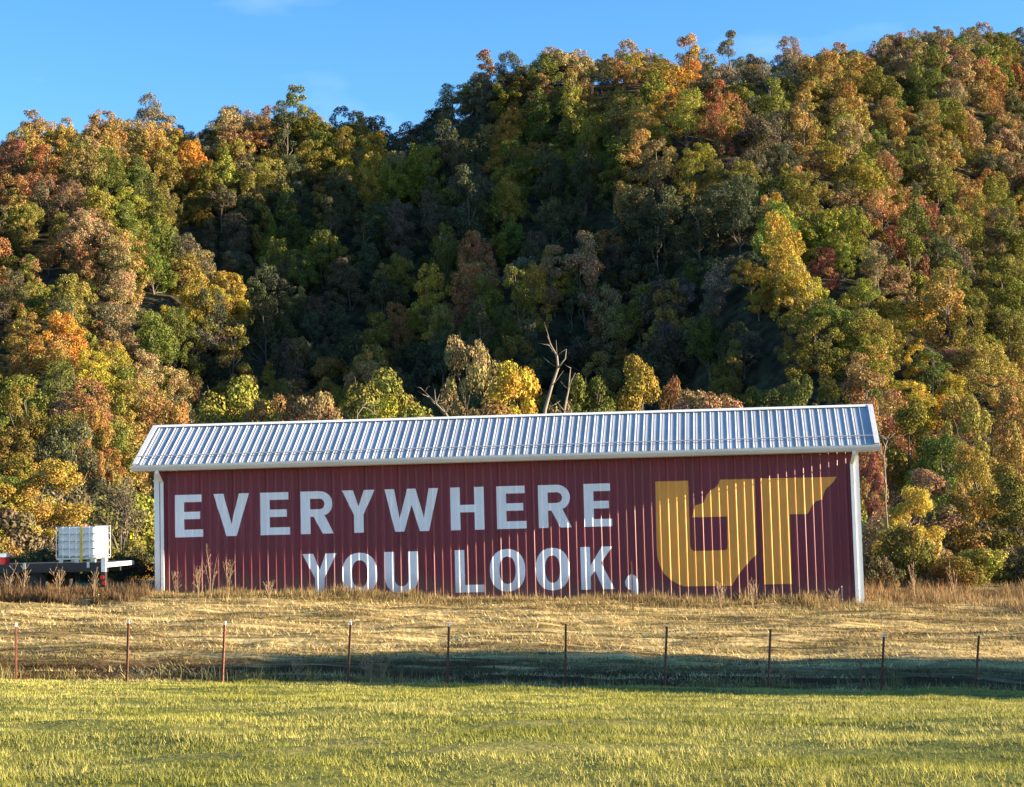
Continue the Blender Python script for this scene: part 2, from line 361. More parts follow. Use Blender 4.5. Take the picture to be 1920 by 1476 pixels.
# painted letters and emblem, laid over the ribs of the sheets
def arc(cx, cy, rx, ry, a0, a1, n):
    return [(cx + rx * math.cos(R(a0 + (a1 - a0) * i / n)), cy + ry * math.sin(R(a0 + (a1 - a0) * i / n))) for i in range(n + 1)]
SV, SH = 0.262, 0.205
def glyph(ch, w, h):
    s, t = SV, SH
    if ch == 'E':
        m0 = h * 0.5 - t / 2 + 0.01
        return [[(0, 0), (w, 0), (w, t), (s, t), (s, m0), (w * 0.9, m0), (w * 0.9, m0 + t), (s, m0 + t), (s, h - t), (w * 0.96, h - t), (w * 0.96, h), (0, h)]]
    if ch == 'L': return [[(0, 0), (w, 0), (w, t), (s, t), (s, h), (0, h)]]
    if ch == 'H':
        m0 = h * 0.5 - t / 2
        return [[(0, 0), (s, 0), (s, m0), (w - s, m0), (w - s, 0), (w, 0), (w, h), (w - s, h), (w - s, m0 + t), (s, m0 + t), (s, h), (0, h)]]
    if ch == 'V': return [[(w / 2 - 0.14, 0), (w / 2 + 0.14, 0), (w, h), (w - s - 0.02, h), (w / 2, 0.33), (s + 0.02, h), (0, h)]]
    if ch == 'W':
        q = w * 0.27
        return [[(q - 0.125, 0), (q + 0.125, 0), (w / 2, h * 0.62), (w - q - 0.125, 0), (w - q + 0.125, 0), (w, h), (w - s, h), (w - q - 0.005, 0.36), (w / 2 + 0.115, h), (w / 2 - 0.115, h), (q + 0.005, 0.36), (s, h), (0, h)]]
    if ch == 'Y': return [[(w / 2 - s / 2, 0), (w / 2 + s / 2, 0), (w / 2 + s / 2, h * 0.42), (w, h), (w - s - 0.04, h), (w / 2, h * 0.62), (s + 0.04, h), (0, h), (w / 2 - s / 2, h * 0.42)]]
    if ch == 'K': return [[(0, 0), (s, 0), (s, h * 0.30), (s + 0.12, h * 0.44), (w - s - 0.05, 0), (w, 0), (s + 0.29, h * 0.62), (w - 0.03, h), (w - s - 0.06, h), (s, h * 0.56), (s, h), (0, h)]]
    if ch == 'O':
        def ring(rx, ry, n=28):
            o = []
            for i in range(n):
                a = 2 * math.pi * i / n; c, d = math.cos(a), math.sin(a)
                o.append((w / 2 + rx * math.copysign(abs(c) ** 0.88, c), h / 2 + ry * math.copysign(abs(d) ** 0.88, d)))
            return o
        return [ring(w / 2, h / 2), ring(w / 2 - s, h / 2 - t)[::-1]]
    if ch == 'U':
        r = w / 2; ry = r * 0.92
        return [[(0, h)] + arc(r, ry, r, ry, 180, 360, 16) + [(w, h), (w - s, h)] + arc(r, ry, r - s, ry - t, 0, -180, 14) + [(s, h)]]
    if ch == 'R':
        b = h * 0.40; rr = (h - b) / 2; cx = w - rr * 0.98
        outer = [(0, 0), (s, 0), (s, b), (w * 0.40, b), (w - s - 0.03 + 0.0, 0), (w + 0.015, 0), (w * 0.74, b + 0.04)] + arc(cx - 0.02, b + rr, rr, rr, -52, 90, 12) + [(0, h)]
        hole = [(s, b + t), (s, h - t)] + arc(cx - 0.03, b + rr, rr - t, rr - t, 90, -90, 8)
        return [outer, hole]
    if ch == ',':
        return [[(0.03, 0.0), (0.20, 0.02), (0.33, 0.16), (0.385, 0.34), (0.375, 0.52), (0.31, 0.66), (0.20, h), (0.09, 0.66), (0.02, 0.54), (0.02, 0.42), (0.09, 0.32), (0.18, 0.28), (0.19, 0.18), (0.12, 0.07)]]
def painted(name, loops, mat, u0=0.0, v0=0.0):
    loops = [[Vector((u0 + x, v0 + y, 0)) for x, y in lp] for lp in loops]
    flat = [p for lp in loops for p in lp]
    bm = bmesh.new(); vs = [bm.verts.new(p) for p in flat]
    for t in tessellate_polygon(loops):
        try: bm.faces.new([vs[i] for i in t])
        except ValueError: pass
    lo, hi = min(p.x for p in flat), max(p.x for p in flat)
    for u in _bu:
        if lo < u < hi:
            bmesh.ops.bisect_plane(bm, geom=bm.verts[:] + bm.edges[:] + bm.faces[:], plane_co=(float(u), 0, 0), plane_no=(1, 0, 0), dist=1e-5)
    for v in bm.verts: v.co = Vector((v.co.x, -prof(v.co.x) - 0.0022, v.co.y))
    for f in bm.faces:
        f.normal_update()
        if f.normal.y > 0: f.normal_flip()
    me = bpy.data.meshes.new(name); bm.to_mesh(me); bm.free()
    return link(name, me, mat, front)
TEXT = [('E', -9.38, -8.60, 0), ('V', -8.305, -7.315, 0), ('E', -7.005, -6.19, 0), ('R', -5.885, -4.995, 0), ('Y', -4.74, -3.835, 0), ('W', -3.565, -2.09, 0),
        ('H', -1.76, -0.843, 0), ('E', -0.50, 0.307, 0), ('R', 0.637, 1.517, 0), ('E', 1.88, 2.63, 0), ('Y', -5.863, -4.918, 1), ('O', -4.77, -3.803, 1),
        ('U', -3.598, -2.687, 1), ('L', -1.676, -0.886, 1), ('O', -0.73, 0.237, 1), ('O', 0.513, 1.444, 1), ('K', 1.743, 2.647, 1)]
for ch, a, b, row in TEXT:
    v0, v1 = ((1.888, 3.052), (0.195, 1.345))[row]
    o = painted('painted_letter', glyph(ch, b - a, v1 - v0), M['letter'], a, v0); o['label'] = 'white painted letter ' + ch
o = painted('painted_comma', glyph(',', 0.40, 0.726), M['letter'], 2.91, -0.133); o['label'] = 'white painted comma'
EMB_U = [(3.83, 3.065), (4.72, 3.065), (4.715, 1.3), (4.74, 1.21), (4.80, 1.165), (5.66, 1.165), (5.715, 1.21), (5.735, 2.07), (4.785, 2.07), (4.88, 2.39), (5.11, 2.46), (5.21, 2.68), (5.33, 2.79), (5.45, 2.86), (5.53, 2.96), (5.58, 3.068), (6.515, 3.068), (6.49, 1.04), (6.29, 0.85), (6.02, 0.55), (5.79, 0.21), (4.52, 0.22), (4.32, 0.30), (4.14, 0.42), (3.97, 0.60), (3.87, 0.82), (3.82, 1.03), (3.81, 1.3)]
EMB_T = [(6.66, 3.07), (8.71, 3.06), (8.63, 2.94), (8.55, 2.86), (8.46, 2.79), (8.38, 2.70), (8.30, 2.47), (8.12, 2.41), (8.03, 2.32), (7.93, 2.13), (7.88, 2.08), (7.42, 2.085), (7.40, 0.22), (6.66, 0.22), (6.67, 2.12)]
for nm, P in (('U', EMB_U), ('T', EMB_T)):
    o = painted('painted_emblem', [P], M['orange']); o['label'] = 'orange painted emblem letter ' + nm

# corner trims, end walls, rear wall
def barn_box(name, b, mat, parent=barn): return MB().box(*b).build(name, mat, parent)
for sgn, u in ((-1, U0), (1, U1)):
    mb = MB(); w = 0.115
    x0, x1 = (u - 0.03, u + w) if sgn < 0 else (u - w, u + 0.03)
    mb.box(x0, x1, -0.034, -0.004 + 0.06, -0.8, 3.93)
    mb.build('corner_trim', M['trim'], barn)
# saltbox section: ridge close behind the front wall, long rear slope
RIDGE_Y, RIDGE_Z, EAVE_Y, EAVE_Z, REAR_Y, REAR_Z = 1.15, 5.035, -0.45, 3.915, 6.2, 3.35
slope = (RIDGE_Z - EAVE_Z) / (RIDGE_Y - EAVE_Y)
wall_top = lambda y: (EAVE_Z + (y - EAVE_Y) * slope if y < RIDGE_Y else RIDGE_Z + (y - RIDGE_Y) * (REAR_Z - RIDGE_Z) / (REAR_Y - RIDGE_Y)) - 0.12
for u, nm in ((U0, 'end_wall'), (U1, 'end_wall')):
    sec = [(0.13, -0.8), (REAR_Y - 0.3, -0.8), (REAR_Y - 0.3, wall_top(REAR_Y - 0.3)), (RIDGE_Y, wall_top(RIDGE_Y)), (0.13, wall_top(0.13))]
    MB().prism(sec, [lambda a, b, u=u: (u - 0.025, a, b), lambda a, b, u=u: (u + 0.025, a, b)]).build(nm, M['wall'], barn)
barn_box('rear_wall', (U0 + 0.03, U1 - 0.03, REAR_Y - 0.34, REAR_Y - 0.29, -0.8, wall_top(REAR_Y - 0.3)), M['wall'])
# end door standing open beyond the right corner
door = barn_box('end_door', (U1 + 0.03, U1 + 0.20, 1.60, 1.66, -0.4, 3.68), M['red_door'])
barn_box('door_trim', (U1 + 0.165, U1 + 0.205, 1.585, 1.598, 2.55, 3.70), M['cream'], door)

# roof
RU0, RU1 = -10.42, 9.81; SKEW = 0.13
roof = MB().prism([(EAVE_Y + 0.03, EAVE_Z - 0.055), (RIDGE_Y, RIDGE_Z - 0.055), (REAR_Y, REAR_Z - 0.055), (REAR_Y, REAR_Z - 0.11), (RIDGE_Y, RIDGE_Z - 0.13), (EAVE_Y + 0.03, EAVE_Z - 0.13)],
                  [lambda a, b: (RU0 + 0.03 + (SKEW if a > 0 else 0), a, b), lambda a, b: (RU1 - 0.03 + (SKEW if a > 0 else 0), a, b)]).build('roof', M['trim'], barn)
nu = math.hypot(RIDGE_Y - EAVE_Y, RIDGE_Z - EAVE_Z); RDIR = Vector((0, (RIDGE_Y - EAVE_Y) / nu, (RIDGE_Z - EAVE_Z) / nu)); RNRM = Vector((0, -RDIR.z, RDIR.y))
RPH = RU0 + 0.20
rr = [RPH + PITCH_W * i for i in range(0, 90) if RPH + PITCH_W * i < RU1 - 0.10]
rbrk = []
for i, c in enumerate(rr):
    rbrk += [(c - 0.08, 0), (c - 0.076, 0.004), (c - 0.062, 0.004), (c - 0.058, 0), (c - 0.019, 0.0), (c - 0.007, 0.020), (c + 0.007, 0.020), (c + 0.019, 0), (c + 0.058, 0), (c + 0.062, 0.004), (c + 0.076, 0.004), (c + 0.08, 0)]
ru = np.array([b[0] for b in rbrk]); ro = np.array([b[1] for b in rbrk])
redges = [RU0 + 0.04] + [rr[i] + 0.02 for i in range(3, len(rr) - 2, 4)] + [RU1 - 0.04]
for side in (0, 1):
    for a, b in zip(redges[:-1], redges[1:]):
        us = [a] + [u for u in ru if a + 0.002 < u < b - 0.002] + [b]
        v, f = [], []
        jo = random.uniform(0, 0.0012)
        for u in us:
            h = float(np.interp(u, ru, ro)) + jo
            if side == 0:
                p0 = Vector((u, EAVE_Y - 0.02, EAVE_Z - 0.02 * slope)) + RNRM * (h - 0.02); p1 = Vector((u + SKEW, RIDGE_Y, RIDGE_Z)) + RNRM * (h - 0.02)
            else:
                p0 = Vector((u + SKEW, RIDGE_Y, RIDGE_Z + h - 0.02)); p1 = Vector((u + SKEW, REAR_Y + 0.04, REAR_Z + h - 0.02))
            v += [tuple(p0), tuple(p1)]
        for i in range(len(us) - 1): f.append((2 * i, 2 * i + 2, 2 * i + 3, 2 * i + 1))
        link('roof_sheet', pydata('roof_sheet', v, f), M['roof'], roof)
def on_roof(u, s, h): return Vector((u + SKEW * max(0, s) / nu, EAVE_Y, EAVE_Z)) + RDIR * s + RNRM * h + Vector((0, 0, 0))
MB().prism([(-0.075, 0.0), (-0.075, -0.008), (0, 0.03), (0.14, -0.03), (0.14, -0.02), (0, 0.038)],
           [lambda a, b: (RU0 + SKEW - 0.005, RIDGE_Y + a, RIDGE_Z + b + (a * slope * 0.45 if a < 0 else 0)), lambda a, b: (RU1 + SKEW + 0.005, RIDGE_Y + a, RIDGE_Z + b + (a * slope * 0.45 if a < 0 else 0))]).build('ridge_cap', M['trim'], roof)
for u in (RU0, RU1):
    sg = 1 if u > 0 else -1
    x0, x1 = sorted((u, u - sg * 0.13))
    n0 = 0.012
    MB().prism([(x0, n0), (x1, n0), (x1, n0 + 0.028), (x0, n0 + 0.028)], [lambda a, b: on_roof(a, -0.03, b), lambda a, b: on_roof(a, nu, b)]).build('rake_trim', M['rake'], roof)
    x0, x1 = sorted((u + sg * 0.012, u - sg * 0.012))
    MB().prism([(x0, -0.13), (x1, -0.13), (x1, 0.011), (x0, 0.011)], [lambda a, b: on_roof(a, 0.0, b), lambda a, b: on_roof(a, nu - 0.02, b)]).build('rake_board', M['trim'], roof)
MB().tube([on_roof(RU0 + 0.14, 0.33, 0.048), on_roof(RU1 - 0.14, 0.33, 0.048)], 0.019, 6).build('snow_rail', M['roof'], roof)
# gutter, downspouts
G0, G1 = RU0 - 0.03, RU1 + 0.02
gp = [(EAVE_Y - 0.02, EAVE_Z - 0.19), (EAVE_Y - 0.095, EAVE_Z - 0.19), (EAVE_Y - 0.115, EAVE_Z - 0.15), (EAVE_Y - 0.135, EAVE_Z - 0.10), (EAVE_Y - 0.140, EAVE_Z - 0.045), (EAVE_Y - 0.120, EAVE_Z - 0.045), (EAVE_Y - 0.10, EAVE_Z - 0.14), (EAVE_Y - 0.02, EAVE_Z - 0.15)]
gut = MB().prism(gp, [lambda a, b: (G0, a, b), lambda a, b: (G1, a, b)]).build('gutter', M['gutter'], barn)
MB().box(G0 + 0.03, G1 - 0.03, EAVE_Y - 0.012, EAVE_Y + 0.02, EAVE_Z - 0.20, EAVE_Z - 0.03).build('fascia', M['gutter'], barn)
MB().box(G0 + 0.06, G1 - 0.06, EAVE_Y + 0.024, -0.04, EAVE_Z - 0.20, EAVE_Z - 0.18).build('soffit', M['trim'], barn)
for u in (U0 + 0.19, U1 - 0.16):
    yw = -0.044
    mb = MB(); w, d = 0.045, 0.020
    path = [(EAVE_Y - 0.07, EAVE_Z - 0.18), (EAVE_Y - 0.07, EAVE_Z - 0.26), (yw, EAVE_Z - 0.50), (yw, -0.25), (yw - 0.10, -0.36)]
    for (ya, za), (yb, zb) in zip(path[:-1], path[1:]):
        e = 0.0
        mb.prism([(-w, -d), (w, -d), (w, d), (-w, d)], [lambda a, b, ya=ya, za=za: (u + a, ya + b, za + 0.02), lambda a, b, yb=yb, zb=zb: (u + a, yb + b, zb - 0.02)])
    mb.build('downspout', M['trim'], gut)
# little white spigot fittings low on the right of the wall
for z in (0.115, -0.22):
    MB().tube([(8.72, -0.02, z), (8.72, -0.07, z)], 0.022, 8).build('wall_fitting', M['white'], front)
MB().box(8.712, 8.728, -0.055, -0.03, -0.6, 0.10).build('wall_pipe', M['galv'], front)

# ------------------------------------------------------------------ trailer, tote, cooler
TY = 42.2
p_deck = at(100, 1059, TY)
tr = empty('flatbed_trailer', (at(196, 1060, TY)[0], TY, 0), R(-4))
tag(tr, 'low black flatbed trailer parked at the left end of the barn', 'trailer')
dz = p_deck[2]; gz = float(ground(-13, TY))
LEN = 6.4
dk = MB().box(-LEN, 0.0, 0, 2.2, dz - 0.06, dz).build('deck', M['deck'], tr)
for k in range(8):
    y0 = 0.02 + k * 0.27
    MB().box(-LEN + 0.05, -0.05, y0, y0 + 0.255, dz + 0.002, dz + 0.022).build('plank', M['deck'], dk)
MB().box(-LEN, 0.03, -0.05, -0.004, dz - 0.20, dz + 0.035).build('side_rail', M['black'], tr)
MB().box(-LEN, 0.03, 2.204, 2.25, dz - 0.20, dz + 0.035).build('side_rail', M['black'], tr)
MB().box(-LEN + 0.1, -0.1, 0.5, 0.6, dz - 0.24, dz - 0.062).box(-LEN + 0.1, -0.1, 1.6, 1.7, dz - 0.24, dz - 0.062).build('chassis', M['black'], tr)
for k in range(7):
    u = -0.45 - k * 0.86
    MB().box(u, u + 0.07, -0.075, -0.052, dz - 0.10, dz + 0.05).build('stake_pocket', M['galv'] if k % 2 == 0 else M['black'], tr)
rz_ = 0.36
for u in (-1.95, -2.75):
    for y in (0.02, 1.95):
        cz = gz + rz_
        ax = [(u, y, cz), (u, y + 0.22, cz)]
        ty = MB().tube([(u, y, cz), (u, y + 0.02, cz), (u, y + 0.20, cz), (u, y + 0.22, cz)], [rz_ - 0.04, rz_, rz_, rz_ - 0.04], 20).build('wheel', M['tyre'], tr)
        MB().tube([(u, y - 0.012, cz), (u, y - 0.002, cz)], 0.19, 14).build('rim', M['black'], ty)
MB().tube([(-2.75, 1.1, gz + rz_), (-1.95, 1.1, gz + rz_)], 0.05, 6).build('axle_beam', M['black'], tr)
# rear end: upright white post, projecting ramp bar, tail lights
MB().box(-0.06, 0.06, -0.09, -0.052, dz - 0.22, dz + 0.16).build('end_post', M['white'], tr)
MB().box(0.034, 0.085, -0.05, 2.25, dz - 0.10, dz + 0.01).build('rear_rail', M['trim'], tr)
bm_ = MB().box(-0.10, 0.028, -0.05, 0.12, dz - 0.62, dz - 0.225).build('light_bracket', M['black'], tr)
for x_, z in ((-0.045, dz - 0.36), (0.0, dz - 0.51)):
    MB().tube([(x_, -0.052, z), (x_, -0.085, z)], 0.055, 10).build('tail_light', M['lens'], bm_)
MB().box(-0.42, -0.34, 0.2, 0.28, gz - 0.1, dz - 0.21).build('jack_post', M['black'], tr)

# white caged tote standing on the trailer
TW, TH_, TD = 1.10, 0.83, 0.95
pt = at(106, 1056, TY + 0.25)
tote = empty('caged_tote', (pt[0], TY + 0.25, dz + 0.03), R(-8))
tag(tote, 'white plastic liquid tote in a metal cage strapped onto the trailer', 'tote')
z0 = 0.15
bmt = bmesh.new(); bmesh.ops.create_cube(bmt, size=1); bmesh.ops.scale(bmt, vec=(TW - 0.07, TD - 0.07, TH_), verts=bmt.verts)
bmesh.ops.bevel(bmt, geom=bmt.edges[:], offset=0.07, segments=3, affect='EDGES', profile=0.5)
bmesh.ops.translate(bmt, vec=(TW / 2, TD / 2, z0 + TH_ / 2 - 0.02), verts=bmt.verts)
me = bpy.data.meshes.new('tank'); bmt.to_mesh(me); bmt.free(); tank = link('tank', me, M['tote'], tote)
MB().tube([(TW / 2, TD / 2, z0 + TH_ - 0.03), (TW / 2, TD / 2, z0 + TH_ + 0.03)], 0.11, 14).build('fill_cap', M['red'], tank)
pal = MB().box(0, TW, 0, TD, 0.09, 0.13).build('pallet', M['galv'], tote)
for x in (0.05, TW / 2 - 0.06, TW - 0.17):
    for y in (0.03, TD - 0.13): MB().box(x, x + 0.12, y, y + 0.1, 0.0, 0.088).build('foot', M['galv'], pal)
for k in range(5):
    z = z0 + 0.03 + k * (TH_ - 0.06) / 4
    MB().tube([(0, 0, z), (TW, 0, z), (TW, TD, z), (0, TD, z), (0, 0, z)], 0.011, 6).build('cage_rail', M['galv'], tote)
for k in range(7):
    x = k * TW / 6
    for y in (-0.014, TD + 0.014): MB().tube([(x, y, 0.12), (x, y, z0 + TH_ - 0.03)], 0.010, 6).build('cage_bar', M['galv'], tote)
for k in range(1, 5):
    y = k * TD / 5
    for x in (-0.014, TW + 0.014): MB().tube([(x, y, 0.12), (x, y, z0 + TH_ - 0.03)], 0.010, 6).build('cage_bar', M['galv'], tote)
st = MB()
for (ya, za), (yb, zb) in zip([(-0.03, -0.28), (-0.03, z0 + TH_ - 0.02), (0.05, z0 + TH_ + 0.03), (TD - 0.05, z0 + TH_ + 0.03), (TD + 0.03, z0 + TH_ - 0.02)], [(-0.03, z0 + TH_ - 0.02), (0.05, z0 + TH_ + 0.03), (TD - 0.05, z0 + TH_ + 0.03), (TD + 0.03, z0 + TH_ - 0.02), (TD + 0.03, -0.1)]):
    n = len(st.v); st.v += [(0.66, ya, za), (0.73, ya, za), (0.74, yb, zb), (0.67, yb, zb)]; st.f.append((n, n + 1, n + 2, n + 3))
    n = len(st.v); st.v += [(0.66, ya + 0.004, za - 0.004), (0.73, ya + 0.004, za - 0.004), (0.74, yb + 0.004, zb - 0.004), (0.67, yb + 0.004, zb - 0.004)]; st.f.append((n + 3, n + 2, n + 1, n))
st.build('strap', M['strap'], tote)
pc = at(-8, 1056, TY + 0.4)
cool = empty('cooler', (pc[0], TY + 0.5, dz + 0.024), 0); tag(cool, 'red and white cooler on the trailer deck at the picture edge', 'cooler')
MB().box(-0.28, 0.28, -0.18, 0.18, 0, 0.20).build('body', M['red'], cool)
MB().box(-0.295, 0.295, -0.195, 0.195, 0.202, 0.30).build('lid', M['white'], cool)
pw = at(184, 1109, TY - 0.5)
ck = MB().tube([(0, 0, 0), (0, 0, 0.02)], 0.10, 4).tube([(0, 0, 0.02), (0, 0, 0.17)], [0.065, 0.02], 10).build('marker_cone', M['hivis']); ck.location = (pw[0], TY - 0.5, float(ground(pw[0], TY - 0.5)) + 0.0)
tag(ck, 'small fluorescent yellow marker cone below the trailer end', 'cone')

# ------------------------------------------------------------------ T-posts of the field fence
POSTS = [(30, 1168, 30, 1272, 'by the picture edge'), (243, 1162, 239, 1272, "in line with the barn's left corner"), (424, 1165, 418, 1276, 'in line with the V'),
         (660, 1165, 653, 1276, 'in line with the first Y'), (844, 1168, 840, 1279, 'in line with the H'), (1063, 1170, 1061, 1280, 'in line with the second R'),
         (1253, 1175, 1247, 1284, 'in line with the orange emblem stem'), (1447, 1180, 1441, 1287, "in line with the emblem's T"),
         (1661, 1188, 1654, 1298, "just past the barn's right corner"), (1840, 1192, 1831, 1302, 'farthest along towards the right picture edge')]
for i, (tx, ty_, bx, by, where) in enumerate(POSTS):
    Y = 30.0
    b = at(bx, by, Y); t = at(tx, ty_, Y)
    gz_ = float(ground(b[0], Y)); d = Vector(t - b); L_ = d.length + (b[2] - gz_) + 0.0
    dn = Vector((d.x * 0.8, random.uniform(-0.02, 0.02), d.z)).normalized()
    mb = MB()
    for (x0, x1, y0, y1) in ((-0.022, 0.022, -0.005, 0.003), (-0.004, 0.004, 0.003, 0.034)):
        mb.prism([(x0, y0), (x1, y0), (x1, y1), (x0, y1)], [lambda a, c: Vector((a, c, -0.25)), lambda a, c: Vector((a, c, L_ - 0.07))])
    for k in range(9): mb.box(-0.008, 0.008, -0.011, -0.0052, 0.15 + k * 0.1, 0.17 + k * 0.1)
    o = mb.build('t_post', M['rust']); o.location = (b[0], Y, gz_)
    o.rotation_euler = dn.to_track_quat('Z', 'Y').to_euler(); o.rotation_euler.z += random.uniform(-0.3, 0.3)
    mt = MB()
    for (x0, x1, y0, y1) in ((-0.0225, 0.0225, -0.0055, 0.0035), (-0.0045, 0.0045, 0.0035, 0.0345)):
        mt.prism([(x0, y0), (x1, y0), (x1, y1), (x0, y1)], [lambda a, c: Vector((a, c, L_ - 0.069)), lambda a, c: Vector((a, c, L_))])
    white = i < 5 or i == 8
    mt.build('painted_tip' if white else 'bare_tip', M['tip'] if white else M['rust'], o)
    tag(o, ('rusty steel fence post with white tip ' if white else 'rusty bare-topped steel fence post ') + where, 'fence post', 'steel posts along the field edge')
for (px, pt_, pb_, Y, lb) in ((1616, 1240, 1304, 29.3, 'short dark untipped stake at the fence line near the right'), (1187, 1052, 1143, 41.2, 'thin dark stake standing before the painted comma')):
    b = at(px, pb_, Y); t = at(px - 2, pt_, Y); g0 = float(ground(b[0], Y))
    o = MB().box(-0.016, 0.016, -0.016, 0.016, -0.2, t[2] - g0).build('stake', M['rust']); o.location = (b[0], Y, g0)
    tag(o, lb, 'stake')

# ------------------------------------------------------------------ tree prototypes (unit: crown radius 1, z = 0 at the ground)
def unit(v): return v / np.maximum(np.linalg.norm(v, axis=-1, keepdims=True), 1e-9)
def make_lobes(rng, shape):
    L = []
    if shape == 'round':
        for k in range(24):
            d = unit(rng.normal(size=3)); d[2] = abs(d[2]) * 1.3 - 0.4
            r = rng.uniform(0.19, 0.34); L.append((d * np.array([0.78, 0.78, 0.86]) * rng.uniform(0.72, 1.08) + [0, 0, 1.35], r))
        L.append((np.array([0, 0, 1.35]), 0.5))
    elif shape == 'full':
        for k in range(34):
            a = rng.uniform(0, 6.28); z = rng.uniform(0.22, 2.25); q = 0.86 * math.sin(min(1, (z + 0.5) / 2.95) * math.pi) ** 0.55 * rng.uniform(0.55, 1.05)
            L.append((np.array([q * math.cos(a), q * math.sin(a), z]), rng.uniform(0.17, 0.33)))
        L.append((np.array([0, 0, 1.2]), 0.45))
    elif shape == 'canopy':
        a1, a2, ph = rng.uniform(0.75, 1.1), rng.uniform(0.75, 1.1), rng.uniform(0, 6.28); lean = rng.normal(size=2) * 0.12
        for k in range(52):
            a = rng.uniform(0, 6.28); z = 0.25 + 1.95 * rng.random() ** 0.8
            q = 0.95 * math.sin(min(1, (z + 0.9) / 3.25) * math.pi) ** 0.5 * math.sqrt(rng.uniform(0.25, 1.0)) * (1 + 0.22 * math.sin(2 * a + ph) + 0.15 * math.sin(5 * a + 3 * z))
            L.append((np.array([q * math.cos(a) * a1 + lean[0] * z, q * math.sin(a) * a2 + lean[1] * z, z * (1 - 0.12 * q)]), rng.uniform(0.11, 0.25)))
        L.append((np.array([0, 0, 1.1]), 0.42))
    elif shape == 'broad':
        for k in range(28):
            a = rng.uniform(0, 6.28); q = math.sqrt(rng.uniform(0, 1)) * 0.92
            r = rng.uniform(0.17, 0.31); L.append((np.array([q * math.cos(a), q * math.sin(a), 1.05 + 0.85 * (1 - q * q) * rng.uniform(0.5, 1.15) - 0.1]), r))
        L.append((np.array([0, 0, 1.2]), 0.45))
    elif shape == 'tall':
        for k in range(26):
            a = rng.uniform(0, 6.28); z = rng.uniform(0.55, 2.75); q = 0.52 * math.sin(min(1, (z - 0.2) / 2.7) * math.pi) ** 0.6 * rng.uniform(0.6, 1.0)
            L.append((np.array([q * math.cos(a), q * math.sin(a), z]), rng.uniform(0.16, 0.29)))
    elif shape == 'pointed':
        for k in range(30):
            a = rng.uniform(0, 6.28); z = rng.uniform(0.35, 2.7); q = 0.75 * (1 - z / 2.95) * rng.uniform(0.5, 1.0)
            L.append((np.array([q * math.cos(a), q * math.sin(a), z]), 0.14 + 0.22 * (1 - z / 2.9)))
    elif shape == 'sparse':
        for k in range(34):
            d = unit(rng.normal(size=3)); d[2] = abs(d[2]) * 1.3 - 0.45
            L.append((d * np.array([0.75, 0.75, 0.85]) * rng.uniform(0.45, 1.1) + [0, 0, 1.3], rng.uniform(0.13, 0.27)))
    elif shape == 'bush':
        for k in range(26):
            a = rng.uniform(0, 6.28); q = math.sqrt(rng.uniform(0, 1)) * 0.8
            L.append((np.array([q * math.cos(a), q * math.sin(a), 0.2 + rng.uniform(0, 1.0) * (1 - q * q * 0.8)]), rng.uniform(0.18, 0.34)))
    return L
def leaf_cloud(rng, lobes, n, leaf, spread=0.3):
    C = np.array([l[0] for l in lobes]); r = np.array([l[1] for l in lobes])
    p = r ** 2 / np.sum(r ** 2); m = int(n * 1.9)
    k = rng.choice(len(r), m, p=p); d = unit(rng.normal(size=(m, 3)) + [0, 0, 0.25])
    # ragged lobe surface
    rad = r[k] * (1.05 - spread * rng.random(m) ** 1.5) * (0.86 + 0.28 * vnoise(d[:, 0] * 3 + k * 7.3, d[:, 1] * 3 + d[:, 2] * 5, 5))
    P = C[k] + d * rad[:, None] * [1, 1, 0.82]
    dist = np.linalg.norm((P[:, None, :] - C[None]) / [1, 1, 0.82], axis=2) / r[None]
    dist[np.arange(m), k] = 9
    ok = (dist.min(1) > 0.72) & (P[:, 2] > 0.04)
    P, d, k = P[ok][:n], d[ok][:n], k[ok][:n]; m = len(P)
    nrm = unit(d * 0.9 + rng.normal(size=(m, 3)) * 0.42 + [0, 0, 0.1])
    t = unit(np.cross(nrm, rng.normal(size=(m, 3)))); b = np.cross(nrm, t)
    s = leaf * rng.uniform(0.55, 1.35, m)[:, None]; w = s * rng.uniform(0.5, 0.9, m)[:, None]
    V = np.stack([P - t * s * 0.5, P + b * w * 0.5 + nrm * s * 0.08, P + t * s * 0.5, P - b * w * 0.5 + nrm * s * 0.08], 1).reshape(-1, 3)
    F = np.arange(4 * m).reshape(m, 4)
    lob = rng.random(len(r))[k] * 0.75 + rng.random(m) * 0.25
    return V, F, rng.random(m), lob
def limb_mesh(rng, lobes, root=-0.35, rad=0.055, count=11, gnarl=0.12, sides=5, twigs=0):
    mb = MB(); top = max(l[0][2] for l in lobes) - 0.25
    tp = []; x = y = 0.0
    for i in range(7):
        f = i / 6; tp.append((x, y, root + (top - root) * f)); x += rng.normal() * 0.04; y += rng.normal() * 0.04
    mb.tube(tp, [rad * (1 - 0.85 * i / 6) * (1.35 if i == 0 else 1) for i in range(7)], sides, False)
    T = np.array(tp)
    for k in rng.permutation(len(lobes))[:count]:
        c, r = lobes[k]; z0 = np.clip(c[2] - 0.55 - rng.uniform(0, 0.3), 0.12, top - 0.1)
        i = np.argmin(abs(T[:, 2] - z0)); s0 = T[i]
        mid = s0 * 0.45 + c * 0.55 + rng.normal(size=3) * gnarl * 0.6 + [0, 0, -0.05]; end = c + rng.normal(size=3) * gnarl * 0.4
        mb.tube([s0, mid, end], [rad * 0.42, rad * 0.28, rad * 0.1], 4, False)
        for q in range(twigs):
            e2 = c + unit(rng.normal(size=3) + [0, 0, 0.5]) * r * 1.15; m2 = (mid + e2) / 2 + rng.normal(size=3) * 0.05
            mb.tube([mid * 0.4 + end * 0.6, m2, e2], [rad * 0.18, rad * 0.12, rad * 0.05], 3, False)
    return mb
PROTO = {}
